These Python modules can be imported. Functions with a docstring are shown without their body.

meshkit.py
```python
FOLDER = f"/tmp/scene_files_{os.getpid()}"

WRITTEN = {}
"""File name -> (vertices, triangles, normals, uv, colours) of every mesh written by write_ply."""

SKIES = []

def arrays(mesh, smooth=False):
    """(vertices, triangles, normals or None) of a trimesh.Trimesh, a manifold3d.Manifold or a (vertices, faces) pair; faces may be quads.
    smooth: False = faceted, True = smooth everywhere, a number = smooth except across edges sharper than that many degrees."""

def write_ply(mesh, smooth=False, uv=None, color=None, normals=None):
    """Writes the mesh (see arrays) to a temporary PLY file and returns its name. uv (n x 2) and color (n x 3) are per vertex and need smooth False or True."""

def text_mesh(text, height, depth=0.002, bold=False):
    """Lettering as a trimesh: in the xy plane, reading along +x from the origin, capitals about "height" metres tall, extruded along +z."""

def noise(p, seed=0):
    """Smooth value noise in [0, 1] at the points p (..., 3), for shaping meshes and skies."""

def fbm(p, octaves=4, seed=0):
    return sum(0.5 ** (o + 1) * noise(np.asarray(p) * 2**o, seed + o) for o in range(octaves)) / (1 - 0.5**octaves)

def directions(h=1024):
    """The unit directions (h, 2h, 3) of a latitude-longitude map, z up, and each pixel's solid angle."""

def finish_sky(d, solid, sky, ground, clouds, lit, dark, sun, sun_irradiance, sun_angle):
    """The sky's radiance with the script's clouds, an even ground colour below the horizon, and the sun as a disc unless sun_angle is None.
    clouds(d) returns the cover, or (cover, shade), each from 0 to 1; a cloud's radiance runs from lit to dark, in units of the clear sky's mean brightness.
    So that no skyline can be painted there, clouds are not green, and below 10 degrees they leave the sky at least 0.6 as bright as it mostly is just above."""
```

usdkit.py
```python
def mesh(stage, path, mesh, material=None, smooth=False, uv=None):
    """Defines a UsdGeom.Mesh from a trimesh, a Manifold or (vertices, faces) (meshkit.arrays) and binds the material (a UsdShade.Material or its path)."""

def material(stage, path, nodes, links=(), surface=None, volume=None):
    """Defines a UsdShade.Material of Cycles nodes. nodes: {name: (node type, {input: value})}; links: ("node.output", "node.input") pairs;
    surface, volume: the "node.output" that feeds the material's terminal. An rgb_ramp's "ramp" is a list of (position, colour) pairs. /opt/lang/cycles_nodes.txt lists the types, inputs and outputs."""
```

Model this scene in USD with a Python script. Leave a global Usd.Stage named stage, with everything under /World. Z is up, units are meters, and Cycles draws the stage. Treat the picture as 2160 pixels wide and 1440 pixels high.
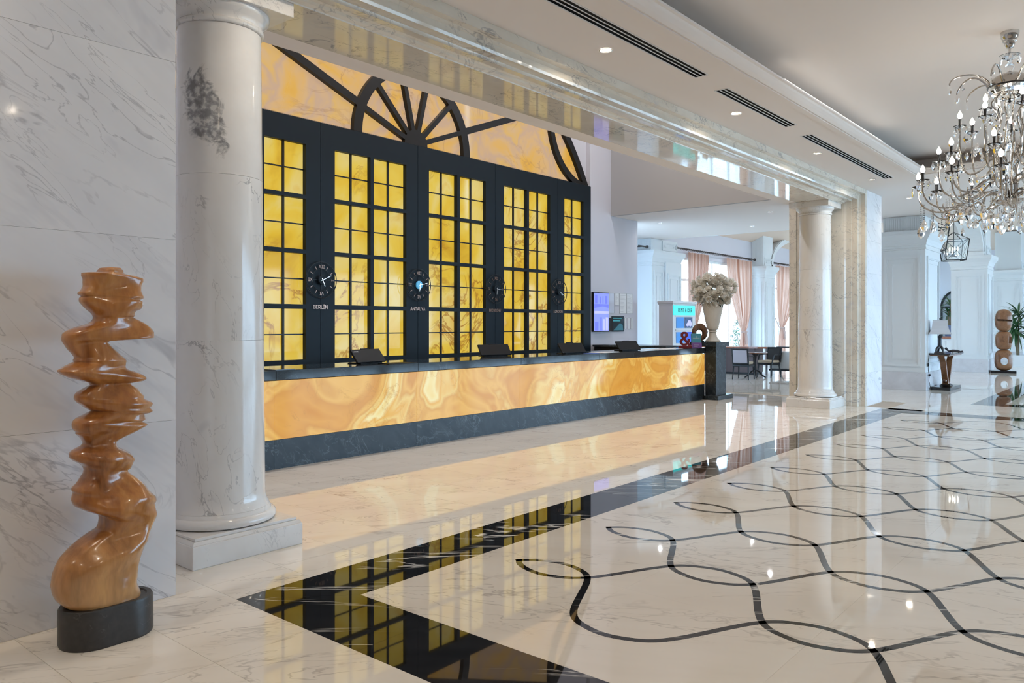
import math, random, numpy as np, trimesh, usdkit, meshkit
from pxr import Usd, UsdGeom, UsdLux, UsdShade, Gf, Sdf, Vt
from shapely.geometry import Polygon, box as sbox, LineString, Point, MultiPolygon
from shapely.ops import unary_union

stage = Usd.Stage.CreateInMemory()
UsdGeom.SetStageUpAxis(stage, 'Z')
W = UsdGeom.Xform.Define(stage, '/World')
UsdGeom.Scope.Define(stage, '/World/Looks')
RNG = random.Random(7)
NR = np.random.RandomState(11)
PI = math.pi

# ------------------------------------------------------------------ camera, sky, lights, exposure
TH = math.radians(40.197)
CS, SN = math.cos(TH), math.sin(TH)
EYE = (0.0, 0.0, 1.55)
cam = UsdGeom.Camera.Define(stage, '/World/camera')
cam.CreateHorizontalApertureAttr(36.0)
cam.CreateFocalLengthAttr(36.0 * 1638.24 / 2160)
cam.CreateVerticalApertureOffsetAttr(-(720 - 682.03) * 36.0 / 2160)
cam.CreateFStopAttr(0.0)
cam.CreateClippingRangeAttr((0.05, 500.0))
cam.CreateExposureAttr(0.17)
m = Gf.Matrix4d(SN, -CS, 0, 0, 0, 0, 1, 0, -CS, -SN, 0, 0, EYE[0], EYE[1], EYE[2], 1)
cam.AddTransformOp().Set(m)

SKY = 3.1
dome = UsdLux.DomeLight.Define(stage, '/World/sky')
dome.CreateIntensityAttr(SKY)
dome.CreateColorAttr(Gf.Vec3f(0.46, 0.72, 1.0))

def disk_light(name, x, y, z, r, power, color, cone=None):
    l = UsdLux.DiskLight.Define(stage, '/World/' + name)
    l.CreateRadiusAttr(r); l.CreateIntensityAttr(power); l.CreateColorAttr(Gf.Vec3f(*color))
    l.AddTranslateOp().Set((x, y, z))
    if cone:
        s = UsdLux.ShapingAPI.Apply(l.GetPrim()); s.CreateShapingConeAngleAttr(cone); s.CreateShapingConeSoftnessAttr(0.4)
    return l
def rect_light(name, x, y, z, w, h, power, color, rot=(0, 0, 0)):
    l = UsdLux.RectLight.Define(stage, '/World/' + name)
    l.CreateWidthAttr(w); l.CreateHeightAttr(h); l.CreateIntensityAttr(power); l.CreateColorAttr(Gf.Vec3f(*color))
    l.AddTranslateOp().Set((x, y, z)); l.AddRotateXYZOp().Set(rot)
    return l
WARM = (1.0, 0.86, 0.68)
DOWN = 740.0          # radiance of one recessed lamp
ZC = 4.06             # ceiling height
HALL_X = [0.37, 3.19, 6.01, 8.83, 11.66, 14.40, 16.99]
HALL_LAMPS = [(x, 3.95) for x in HALL_X] + [(x, -1.75) for x in HALL_X] + [(0.37, 1.1), (-2.4, 3.95), (-2.4, 1.1), (-2.4, -1.75)]  # second row and loose lamps are out of view, lighting hall and left wall
LOW_LAMPS = [(17.18, 9.68), (17.09, 6.84), (19.3, 8.2)]
LOUNGE_LAMPS = [(x, y) for x in (23.0, 26.0, 31.0) for y in (7.0, 9.6)] + [(x, 1.5) for x in (23.0, 27.0, 32.0)]  # out of view, added as fill to brighten the lounge
for i, (x, y) in enumerate(HALL_LAMPS):
    disk_light('hall_lamp_light_%03d' % i, x, y, ZC + 0.012, 0.05, DOWN, WARM)
for i, (x, y) in enumerate(LOW_LAMPS):
    disk_light('low_lamp_light_%03d' % i, x, y, ZC + 0.012, 0.05, DOWN * 0.8, (0.95, 0.97, 1.0))
for i, (x, y) in enumerate(LOUNGE_LAMPS):
    disk_light('lounge_lamp_light_%03d' % i, x, y, 5.285, 0.09, DOWN * 0.35, (0.93, 0.96, 1.0))
RECEPTION_LAMPS = [(4.0, 7.6), (7.3, 7.6), (10.6, 7.6), (13.9, 7.6)]  # unseen lamps, placed to light the urn, flowers and counter floor
for i, (x, y) in enumerate(RECEPTION_LAMPS):
    disk_light('reception_lamp_light_%03d' % i, x, y, 7.885, 0.10, DOWN * 0.9, (0.96, 0.97, 1.0))
# LED tape inside the ceiling cove (out of view, lights the tray ceiling)
rect_light('cove_tape_light', 9.6, 3.34, 4.125, 3.6, 0.03, 220, (1.0, 0.9, 0.72), (180, 0, 0))
rect_light('cove_tape_end_light', 14.42, 1.2, 4.125, 0.03, 3.6, 260, (1.0, 0.82, 0.52), (180, 0, 0))

# ------------------------------------------------------------------ helpers
USED = {}
def numbered(parent, name):
    k = (str(parent), name); n = USED.get(k, 0); USED[k] = n + 1
    return name if n == 0 else '%s_%03d' % (name, n)
def ppath(parent):
    if parent is None: return '/World'
    return str(parent.GetPath()) if hasattr(parent, 'GetPath') else str(parent)
def tag(prim, label=None, cat=None, group=None, kind=None):
    p = prim.GetPrim() if hasattr(prim, 'GetPrim') else prim
    for k, v in (('label', label), ('category', cat), ('group', group), ('kind', kind)):
        if v: p.SetCustomDataByKey(k, v)
    return p
def obj(name, mesh, material, parent=None, smooth=False, label=None, cat=None, group=None, kind=None, uv=None):
    pp = ppath(parent)
    path = pp + '/' + numbered(pp, name)
    m_ = usdkit.mesh(stage, path, mesh, M[material], smooth=smooth, uv=uv)
    tag(m_, label, cat, group, kind)
    return m_.GetPrim()
def thing(name, label=None, cat=None, loc=(0, 0, 0), rotz=0, group=None, kind=None, parent=None):
    pp = ppath(parent)
    x = UsdGeom.Xform.Define(stage, pp + '/' + numbered(pp, name))
    x.AddTranslateOp().Set(tuple(map(float, loc)))
    if rotz: x.AddRotateZOp().Set(float(rotz))
    tag(x, label, cat, group, kind)
    return x.GetPrim()
def dup(src, loc, rotz=0, label=None, group=None, scale=None):
    was = src.GetCustomData()
    x = UsdGeom.Xform.Define(stage, '/World/' + numbered('/World', src.GetName()))
    x.AddTranslateOp().Set(tuple(map(float, loc)))
    if rotz: x.AddRotateZOp().Set(float(rotz))
    if scale: x.AddScaleOp().Set(tuple(scale))
    p = x.GetPrim()
    p.GetReferences().AddInternalReference(src.GetPath()); p.SetInstanceable(True)
    tag(p, label or was.get('label'), was.get('category'), group or was.get('group'))
    return p

def cat(*ms):
    ms = [a for a in (ms[0] if len(ms) == 1 and isinstance(ms[0], (list, tuple)) else ms)]
    return trimesh.util.concatenate(ms)
BOXF = np.array([[0,2,1],[0,3,2],[4,5,6],[4,6,7],[0,1,5],[0,5,4],[1,2,6],[1,6,5],[2,3,7],[2,7,6],[3,0,4],[3,4,7]])
def box(x0, x1, y0, y1, z0, z1, c=0):
    if c <= 0:
        v = np.array([[x0,y0,z0],[x1,y0,z0],[x1,y1,z0],[x0,y1,z0],[x0,y0,z1],[x1,y0,z1],[x1,y1,z1],[x0,y1,z1]], float)
        return trimesh.Trimesh(v, BOXF, process=False)
    pts = []
    for sx in (0, 1):
        for sy in (0, 1):
            for sz in (0, 1):
                X, Y, Z = (x0, x1)[sx], (y0, y1)[sy], (z0, z1)[sz]
                ix, iy, iz = (c, -c)[sx], (c, -c)[sy], (c, -c)[sz]
                pts += [[X, Y + iy, Z + iz], [X + ix, Y, Z + iz], [X + ix, Y + iy, Z]]
    return trimesh.Trimesh(*_hull(np.array(pts)), process=False)
def _hull(p):
    h = trimesh.convex.convex_hull(p); return np.array(h.vertices), np.array(h.faces)
def hull(p): return trimesh.Trimesh(*_hull(np.asarray(p, float)), process=False)
def lathe(prof, n=32, loc=(0, 0, 0), caps=True):
    prof = np.asarray(prof, float); a = np.arange(n) * 2 * PI / n
    v = np.stack([np.outer(prof[:, 0], np.cos(a)), np.outer(prof[:, 0], np.sin(a)), np.repeat(prof[:, 1][:, None], n, 1)], -1).reshape(-1, 3)
    f = []
    for i in range(len(prof) - 1):
        for j in range(n):
            k = (j + 1) % n
            f += [[i*n+j, i*n+k, (i+1)*n+k], [i*n+j, (i+1)*n+k, (i+1)*n+j]]
    if caps:
        for i, flip in ((0, True), (len(prof) - 1, False)):
            if prof[i, 0] > 1e-6:
                c = len(v); v = np.vstack([v, [[0, 0, prof[i, 1]]]])
                for j in range(n):
                    k = (j + 1) % n
                    f.append([c, i*n+k, i*n+j] if flip else [c, i*n+j, i*n+k])
    return trimesh.Trimesh(v + np.asarray(loc, float), np.array(f), process=False)
def tube(pts, r, sides=8, caps=True):
    p = np.asarray(pts, float); r = np.broadcast_to(r, (len(p),))
    t = np.gradient(p, axis=0); t /= np.linalg.norm(t, axis=1, keepdims=True) + 1e-12
    ref = np.array([0, 0, 1.0]) if abs(t[:, 2]).max() < 0.95 else (np.array([1.0, 0, 0]) if abs(t[:, 0]).max() < .9 else np.array([0.3, 1.0, 0.2]))
    a = np.cross(t, ref); a /= np.linalg.norm(a, axis=1, keepdims=True) + 1e-12
    b = np.cross(t, a); g = np.arange(sides) * 2 * PI / sides
    v = (p[:, None] + r[:, None, None] * (np.cos(g)[None, :, None] * a[:, None] + np.sin(g)[None, :, None] * b[:, None])).reshape(-1, 3)
    f = []
    for i in range(len(p) - 1):
        for j in range(sides):
            k = (j + 1) % sides
            f += [[i*sides+j, i*sides+k, (i+1)*sides+k], [i*sides+j, (i+1)*sides+k, (i+1)*sides+j]]
    if caps:
        for e in (0, len(p) - 1):
            c = len(v); v = np.vstack([v, p[e][None]])
            for j in range(sides):
                k = (j + 1) % sides
                f.append([c, e*sides+k, e*sides+j] if e == 0 else [c, e*sides+j, e*sides+k])
    return trimesh.Trimesh(v, np.array(f), process=False)
def bar(p0, p1, w, d=None, up=(0, 0, 1)):
    """A square bar between two points."""
    p0, p1 = np.asarray(p0, float), np.asarray(p1, float); d = d or w
    t = p1 - p0; t /= np.linalg.norm(t); up = np.asarray(up, float)
    if abs(t @ up) > .98: up = np.array([1.0, 0, 0])
    a = np.cross(t, up); a /= np.linalg.norm(a); b = np.cross(a, t)
    v = [q + sa * a * w / 2 + sb * b * d / 2 for q in (p0, p1) for sa, sb in ((-1, -1), (1, -1), (1, 1), (-1, 1))]
    return trimesh.Trimesh(np.array(v), BOXF, process=False)
def extrude(poly, h):
    polys = list(getattr(poly, 'geoms', [poly]))
    return cat([trimesh.creation.extrude_polygon(g, h, engine='earcut') for g in polys if g.area > 1e-9])
def T(mesh, mat4=None, loc=None):
    k = mesh.copy()
    if mat4 is not None: k.apply_transform(mat4)
    if loc is not None: k.apply_translation(loc)
    return k
def xz(mesh, y, flip=-1):
    """Mesh drawn in the xy plane and extruded along z: stood up in the X-Z plane at Y=y, its thickness towards -Y."""
    v = np.array(mesh.vertices); w = np.stack([v[:, 0], y - v[:, 2], v[:, 1]], -1)
    return trimesh.Trimesh(w, np.array(mesh.faces), process=False)
def yz(mesh, x):
    """Stood up in the Y-Z plane at X=x facing -X: drawing's +x becomes -Y."""
    v = np.array(mesh.vertices); w = np.stack([x - v[:, 2], -v[:, 0], v[:, 1]], -1)
    return trimesh.Trimesh(w, np.array(mesh.faces), process=False)
def rot(axis, deg): return trimesh.transformations.rotation_matrix(math.radians(deg), axis)

# ------------------------------------------------------------------ materials
M = {}
def mat(name, nodes, links, surface):
    M[name] = usdkit.material(stage, '/World/Looks/' + name, nodes, links, surface=surface)
def plain(name, color, rough=0.5, **kw):
    mat(name, {'p': ('principled_bsdf', dict(base_color=color, roughness=rough, **kw))}, [], 'p.BSDF')
def coords(rot_, stretch, rnd):
    n = {'g': ('geometry', {}), 'mp': ('mapping', {'mapping_type': 'texture', 'rotation': rot_, 'scale': stretch})}
    if rnd:
        n.update({'oi': ('object_info', {}), 'mr': ('math', {'math_type': 'multiply', 'value2': 41.0}), 'cx': ('combine_xyz', {}), 'va': ('vector_math', {'math_type': 'add'})})
        l = [('oi.random', 'mr.value1'), ('mr.value', 'cx.x'), ('mr.value', 'cx.y'), ('mr.value', 'cx.z'), ('g.position', 'va.vector1'), ('cx.vector', 'va.vector2'), ('va.vector', 'mp.vector')]
    else:
        l = [('g.position', 'mp.vector')]
    return n, l
def marble(name, base, tint, vein, rough, rot_=(0, 0, 0), stretch=(1, 1, 1), scale=1.0, vw=0.022, amt=0.7, patch=(0.50, 0.66), rnd=True, cloudscale=1.3, blotch=None, ior=1.5, fine=None, spec=.5):
    n, l = coords(rot_, stretch, rnd)
    n.update({
        'c1': ('noise_texture', {'scale': cloudscale * scale, 'detail': 4.0, 'roughness': 0.62, 'distortion': 0.4}),
        'c2': ('rgb_ramp', {'ramp': [(0.32, base), (0.70, tint)]}),
        'v1': ('noise_texture', {'scale': 1.5 * scale, 'detail': 5.0, 'roughness': 0.58, 'distortion': 0.9}),
        's1': ('math', {'math_type': 'subtract', 'value2': 0.5}), 'a1': ('math', {'math_type': 'absolute'}),
        'r1': ('rgb_ramp', {'ramp': [(0.0, (1, 1, 1)), (vw * 0.35, (.75, .75, .75)), (vw, (0, 0, 0))]}),
        'm1': ('noise_texture', {'scale': 1.1 * scale, 'detail': 3.0, 'roughness': 0.6}),
        'r2': ('rgb_ramp', {'ramp': [(patch[0], (0, 0, 0)), (patch[1], (1, 1, 1))]}),
        'mu': ('mix', {'mix_type': 'multiply', 'fac': 1.0}), 'bw': ('rgb_to_bw', {}), 'am': ('math', {'math_type': 'multiply', 'value2': amt}),
        'mx': ('mix', {'mix_type': 'mix', 'color2': vein}),
        'p': ('principled_bsdf', {'roughness': rough, 'ior': ior, 'specular_ior_level': spec})})
    l += [('mp.vector', 'c1.vector'), ('c1.fac', 'c2.fac'), ('mp.vector', 'v1.vector'), ('v1.fac', 's1.value1'), ('s1.value', 'a1.value1'), ('a1.value', 'r1.fac'),
          ('mp.vector', 'm1.vector'), ('m1.fac', 'r2.fac'), ('r1.color', 'mu.color1'), ('r2.color', 'mu.color2'), ('mu.color', 'bw.color'), ('bw.val', 'am.value1'),
          ('am.value', 'mx.fac'), ('c2.color', 'mx.color1')]
    last = 'mx.color'
    if fine:
        n.update({'f1': ('noise_texture', {'scale': fine[0] * scale, 'detail': 4.0, 'roughness': 0.55, 'distortion': 1.3}), 'fs': ('math', {'math_type': 'subtract', 'value2': 0.5}), 'fa': ('math', {'math_type': 'absolute'}),
                  'fr': ('rgb_ramp', {'ramp': [(0.0, (1, 1, 1)), (fine[1], (0, 0, 0))]}), 'fm': ('noise_texture', {'scale': fine[0] * .55 * scale, 'detail': 2.0}), 'fq': ('rgb_ramp', {'ramp': [(fine[3], (0, 0, 0)), (fine[3] + .10, (1, 1, 1))]}),
                  'fx': ('mix', {'mix_type': 'multiply', 'fac': 1.0}), 'fb': ('rgb_to_bw', {}), 'fk': ('math', {'math_type': 'multiply', 'value2': fine[2]}), 'fz': ('mix', {'color2': vein}),
                  'fo': ('vector_math', {'math_type': 'add', 'vector2': (3.7, 9.1, 5.3)})})
        l += [('mp.vector', 'fo.vector1'), ('fo.vector', 'f1.vector'), ('fo.vector', 'fm.vector'), ('f1.fac', 'fs.value1'), ('fs.value', 'fa.value1'), ('fa.value', 'fr.fac'), ('fm.fac', 'fq.fac'), ('fr.color', 'fx.color1'), ('fq.color', 'fx.color2'),
              ('fx.color', 'fb.color'), ('fb.val', 'fk.value1'), ('fk.value', 'fz.fac'), (last, 'fz.color1')]
        last = 'fz.color'
    if blotch:
        n.update({'b1': ('noise_texture', {'scale': blotch[0], 'detail': 4.0, 'roughness': 0.7, 'distortion': 0.5}), 'b2': ('rgb_ramp', {'ramp': [(blotch[1], (0, 0, 0)), (blotch[2], (1, 1, 1))]}), 'bb': ('rgb_to_bw', {}),
                  'bm': ('math', {'math_type': 'multiply', 'value2': blotch[4]}), 'mb': ('mix', {'mix_type': 'mix', 'color2': blotch[3]})})
        l += [('mp.vector', 'b1.vector'), ('b1.fac', 'b2.fac'), ('b2.color', 'bb.color'), ('bb.val', 'bm.value1'), ('bm.value', 'mb.fac'), (last, 'mb.color1')]
        last = 'mb.color'
    l.append((last, 'p.base_color'))
    mat(name, n, l, 'p.BSDF')
def onyx(name, ramp, scale, rot_=(0, 0, 0), stretch=(1, 1, 1), strength=0.9, rough=0.08, distortion=1.0, detail=4.0, rnd=False, veins=None, basek=0.25):
    n, l = coords(rot_, stretch, rnd)
    n.update({'n1': ('noise_texture', {'scale': scale, 'detail': detail, 'roughness': 0.5, 'distortion': distortion}), 'r1': ('rgb_ramp', {'ramp': ramp}),
              'p': ('principled_bsdf', {'roughness': rough, 'emission_strength': strength, 'specular_ior_level': .22}), 'bk': ('mix', {'mix_type': 'multiply', 'fac': 1.0, 'color2': (basek, basek, basek)})})
    l += [('mp.vector', 'n1.vector'), ('n1.fac', 'r1.fac')]
    last = 'r1.color'
    if veins:
        n.update({'v1': ('noise_texture', {'scale': veins[0], 'detail': 5.0, 'roughness': 0.6, 'distortion': 1.4}), 'vs': ('math', {'math_type': 'subtract', 'value2': 0.5}), 'va2': ('math', {'math_type': 'absolute'}),
                  'vr': ('rgb_ramp', {'ramp': [(0, (1, 1, 1)), (veins[1], (0, 0, 0))]}), 'vm': ('noise_texture', {'scale': veins[0] * .8, 'detail': 2.0}), 'vr2': ('rgb_ramp', {'ramp': [(.46, (0, 0, 0)), (.6, (1, 1, 1))]}),
                  'vx': ('mix', {'mix_type': 'multiply', 'fac': 1.0}), 'vb': ('rgb_to_bw', {}), 'vk': ('math', {'math_type': 'multiply', 'value2': veins[3]}), 'mv': ('mix', {'color2': veins[2]})})
        l += [('mp.vector', 'v1.vector'), ('v1.fac', 'vs.value1'), ('vs.value', 'va2.value1'), ('va2.value', 'vr.fac'), ('mp.vector', 'vm.vector'), ('vm.fac', 'vr2.fac'), ('vr.color', 'vx.color1'), ('vr2.color', 'vx.color2'),
              ('vx.color', 'vb.color'), ('vb.val', 'vk.value1'), ('vk.value', 'mv.fac'), (last, 'mv.color1')]
        last = 'mv.color'
    l += [(last, 'p.emission_color'), (last, 'bk.color1'), ('bk.color', 'p.base_color')]
    mat(name, n, l, 'p.BSDF')

DIAG = (0, math.radians(38), 0)
marble('wall_marble', (.86, .855, .87), (.75, .75, .78), (.24, .24, .28), .07, DIAG, (2.6, 1.6, .75), 1.15, .013, .62, (.46, .60), blotch=(2.2, .56, .72, (.50, .50, .56), .38), fine=(3.0, .013, .45, .50))
marble('column_marble', (.80, .785, .765), (.71, .69, .67), (.16, .16, .18), .12, (0, math.radians(75), 0), (1.8, .8, .8), 1.5, .012, .55, (.52, .63), blotch=(1.3, .67, .76, (.32, .32, .34), .6), fine=(2.6, .012, .38, .52))
marble('trim_marble', (.77, .715, .62), (.67, .605, .51), (.24, .23, .23), .05, (0, math.radians(20), 0), (1.6, 1, .8), 1.5, .016, .65, (.48, .60), blotch=(2.6, .60, .73, (.50, .50, .53), .5), fine=(2.6, .018, .5, .46))
marble('floor_marble', (.83, .785, .715), (.755, .70, .625), (.34, .30, .27), .028, (0, 0, math.radians(-32)), (2.4, .8, 1), 1.35, .012, .65, (.50, .61), blotch=(1.1, .64, .80, (.76, .55, .36), .35), fine=(2.8, .014, .50, .47))
marble('panel_marble', (.83, .785, .72), (.76, .705, .635), (.38, .34, .31), .028, (0, 0, math.radians(-58)), (2.6, .8, 1), 1.1, .012, .60, (.50, .61), rnd=False, blotch=(1.0, .64, .80, (.78, .56, .33), .40), fine=(2.6, .014, .50, .46))
marble('black_marble', (.008, .008, .009), (.018, .018, .020), (.75, .74, .72), .022, (0, 0, math.radians(-52)), (3.4, .5, 1), .75, .013, .95, (.44, .54), cloudscale=3)
marble('slate_marble', (.013, .019, .024), (.034, .044, .052), (.18, .22, .24), .28, (0, math.radians(40), 0), (1.4, 1, .8), 2.0, .016, .5, (.42, .58), cloudscale=2.5, fine=(3, .02, .35, .46), spec=.25)
onyx('counter_onyx', [(.26, (.72, .31, .04)), (.35, (.82, .41, .07)), (.42, (.74, .35, .06)), (.47, (.90, .53, .12)), (.505, (.78, .41, .08)), (.54, (.94, .68, .22)), (.575, (.88, .49, .09)), (.615, (1.0, .88, .44)), (.66, (.97, .74, .27)), (.74, (.84, .43, .07))],
     .85, (0, .35, 0), (1.0, 1, 1.0), .73, .10, 1.1, 3.5, veins=(3.0, .02, (.56, .26, .04), .45), basek=.08)
onyx('pane_onyx', [(.28, (.66, .38, .03)), (.40, (.84, .55, .05)), (.50, (.86, .62, .09)), (.62, (.86, .68, .22)), (.74, (.78, .47, .07))],
     1.3, (0, math.radians(35), 0), (1.0, 1, 1.4), .71, .06, .8, 4.0, veins=(1.1, .030, (.40, .15, .02), .85), basek=.08)
onyx('arch_onyx', [(.28, (.88, .46, .06)), (.40, (.90, .52, .12)), (.48, (.82, .53, .26)), (.54, (.70, .48, .33)), (.60, (.86, .54, .18)), (.70, (.80, .54, .30)), (.78, (.60, .38, .25))],
     1.1, (0, math.radians(25), 0), (1.1, 1, 1.0), .65, .06, .6, 4.0, veins=(1.0, .03, (.46, .26, .15), .55), basek=.08)
plain('strip_glow', (1, .95, .85), .5, emission_color=(1.0, .95, .85), emission_strength=2.5)
plain('navy_frame', (.0075, .0145, .0215), .5, specular_ior_level=.2)
plain('black_frame', (.009, .009, .010), .4, specular_ior_level=.3)
plain('plaster', (.82, .755, .71), .85)
plain('plaster_white', (.72, .72, .73), .8)
plain('wall_paint', (.62, .61, .66), .7)
plain('bulkhead_paint', (.42, .41, .41), .8)
plain('peach_paint', (.72, .56, .45), .85)
plain('white_paint', (.70, .725, .735), .32)
plain('white_gloss', (.74, .755, .77), .15)
plain('grout', (.42, .34, .26), .7)
plain('chrome', (.62, .61, .60), .12, metallic=1.0)
plain('copper', (.30, .19, .15), .35, metallic=1.0)
plain('steel', (.75, .76, .78), .2, metallic=1.0)
plain('black_plastic', (.009, .009, .010), .45, specular_ior_level=.2)
plain('black_gloss', (.008, .008, .009), .08)
plain('paper', (.78, .79, .80), .7)
plain('paper_grey', (.55, .56, .58), .7)
plain('ink', (.05, .05, .06), .6)
plain('lens_white', (1, .95, .85), .4, emission_color=(1.0, .93, .80), emission_strength=6.0)
plain('dark_slot', (.006, .006, .007), .8)
mat('window_glass', {'t': ('transparent_bsdf', {'color': (.97, .985, .98)}), 'g': ('glossy_bsdf', {'color': (1, 1, 1), 'roughness': 0.0}), 'f': ('layer_weight', {'blend': 0.5}), 'pw': ('math', {'math_type': 'power', 'value2': 4.0}), 'ml': ('math', {'math_type': 'multiply_add', 'value2': 0.7, 'value3': 0.04}), 'x': ('mix_closure', {})},
    [('f.facing', 'pw.value1'), ('pw.value', 'ml.value1'), ('ml.value', 'x.fac'), ('t.BSDF', 'x.closure1'), ('g.BSDF', 'x.closure2')], 'x.closure')
plain('paving', (.62, .60, .56), .8)
plain('hub_blue', (.05, .25, .42), .3, emission_color=(.10, .42, .70), emission_strength=.5)
marble('counter_top', (.012, .016, .020), (.026, .032, .037), (.16, .18, .19), .07, (0, 0, .6), (1.4, .8, 1), 2.2, .012, .4, (.5, .65), cloudscale=3, spec=.35)
marble('urn_marble', (.76, .71, .63), (.68, .63, .55), (.42, .37, .31), .35, (0, .5, 0), (1, 1, 1.5), 3.0, .02, .4)
plain('dark_red', (.16, .012, .016), .3)
plain('leaflet_blue', (.08, .16, .5), .5)
plain('teal_print', (.04, .22, .28), .4)
plain('teal_glow', (.08, .5, .55), .4)
plain('purple_print', (.14, .05, .22), .4)
plain('poster_dark', (.012, .03, .04), .2)
plain('paper_tint', (.60, .62, .72), .3)
mat('petal', {'p': ('principled_bsdf', {'base_color': (.88, .85, .78), 'roughness': .7}), 't': ('translucent_bsdf', {'color': (.88, .85, .78)}), 'x': ('mix_closure', {'fac': .45})}, [('p.BSDF', 'x.closure1'), ('t.BSDF', 'x.closure2')], 'x.closure')
plain('twig', (.22, .17, .12), .8)
plain('leaf_dark', (.015, .045, .022), .5)
plain('leaf_green', (.030, .10, .035), .45)
def glow(name, c, s): plain(name, (c[0] * .2, c[1] * .2, c[2] * .2), .3, emission_color=c, emission_strength=s)
glow('screen_blue', (.20, .24, .95), 1.0)
glow('screen_mid', (.12, .14, .70), 1.0)
glow('screen_pale', (.46, .46, .98), .95)
glow('sign_turquoise', (.05, .80, .80), 1.0)
glow('print_blue', (.01, .22, .72), .75)
glow('print_navy', (.005, .04, .16), .7)
glow('print_deep', (.008, .07, .72), .7)
def woodmat(name, a, b, c, rough, stretch=(1, 1, 6), coat=.0, scale=5, obj_space=True):
    mat(name, {'tc': ('texture_coordinate', {}), 'mp': ('mapping', {'mapping_type': 'texture', 'scale': stretch}), 'n1': ('noise_texture', {'scale': scale, 'detail': 5.0, 'roughness': .6, 'distortion': .8}),
               'r': ('rgb_ramp', {'ramp': [(.30, a), (.46, b), (.56, b), (.70, c)]}), 'n2': ('noise_texture', {'scale': scale * 9, 'detail': 3.0}), 'r2': ('rgb_ramp', {'ramp': [(.3, (.78, .78, .78)), (.65, (1, 1, 1))]}),
               'mx': ('mix', {'mix_type': 'multiply', 'fac': 1.0}), 'p': ('principled_bsdf', {'roughness': rough, 'coat_weight': coat, 'coat_roughness': .08})},
        [('tc.object', 'mp.vector'), ('mp.vector', 'n1.vector'), ('mp.vector', 'n2.vector'), ('n1.fac', 'r.fac'), ('n2.fac', 'r2.fac'), ('r.color', 'mx.color1'), ('r2.color', 'mx.color2'), ('mx.color', 'p.base_color')], 'p.BSDF')
mat('honey_wood', {'tc': ('texture_coordinate', {}), 'mp': ('mapping', {'mapping_type': 'texture', 'scale': (1, 1, 4.5)}), 'n1': ('noise_texture', {'scale': 5.0, 'detail': 5.0, 'roughness': .6, 'distortion': 1.0}),
    'r': ('rgb_ramp', {'ramp': [(.30, (.14, .040, .010)), (.40, (.36, .13, .034)), (.50, (.47, .185, .048)), (.62, (.55, .245, .07)), (.74, (.66, .35, .13))]}),
    'n2': ('noise_texture', {'scale': 40.0, 'detail': 3.0}), 'r2': ('rgb_ramp', {'ramp': [(.3, (.80, .78, .76)), (.65, (1, 1, 1))]}), 'mx': ('mix', {'mix_type': 'multiply', 'fac': 1.0}),
    'sx': ('separate_xyz', {}), 'mr': ('map_range', {'from_min': .62, 'from_max': .25, 'to_min': 0.0, 'to_max': .42, 'clamp': True}), 'lt': ('mix', {'color2': (.74, .46, .20)}), 'p': ('principled_bsdf', {'roughness': .24, 'coat_weight': .6, 'coat_roughness': .08})},
    [('tc.object', 'mp.vector'), ('mp.vector', 'n1.vector'), ('mp.vector', 'n2.vector'), ('n1.fac', 'r.fac'), ('n2.fac', 'r2.fac'), ('tc.object', 'sx.vector'), ('sx.z', 'mr.value'), ('mr.result', 'lt.fac'), ('r.color', 'lt.color1'), ('lt.color', 'mx.color1'), ('r2.color', 'mx.color2'), ('mx.color', 'p.base_color')], 'p.BSDF')
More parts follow.
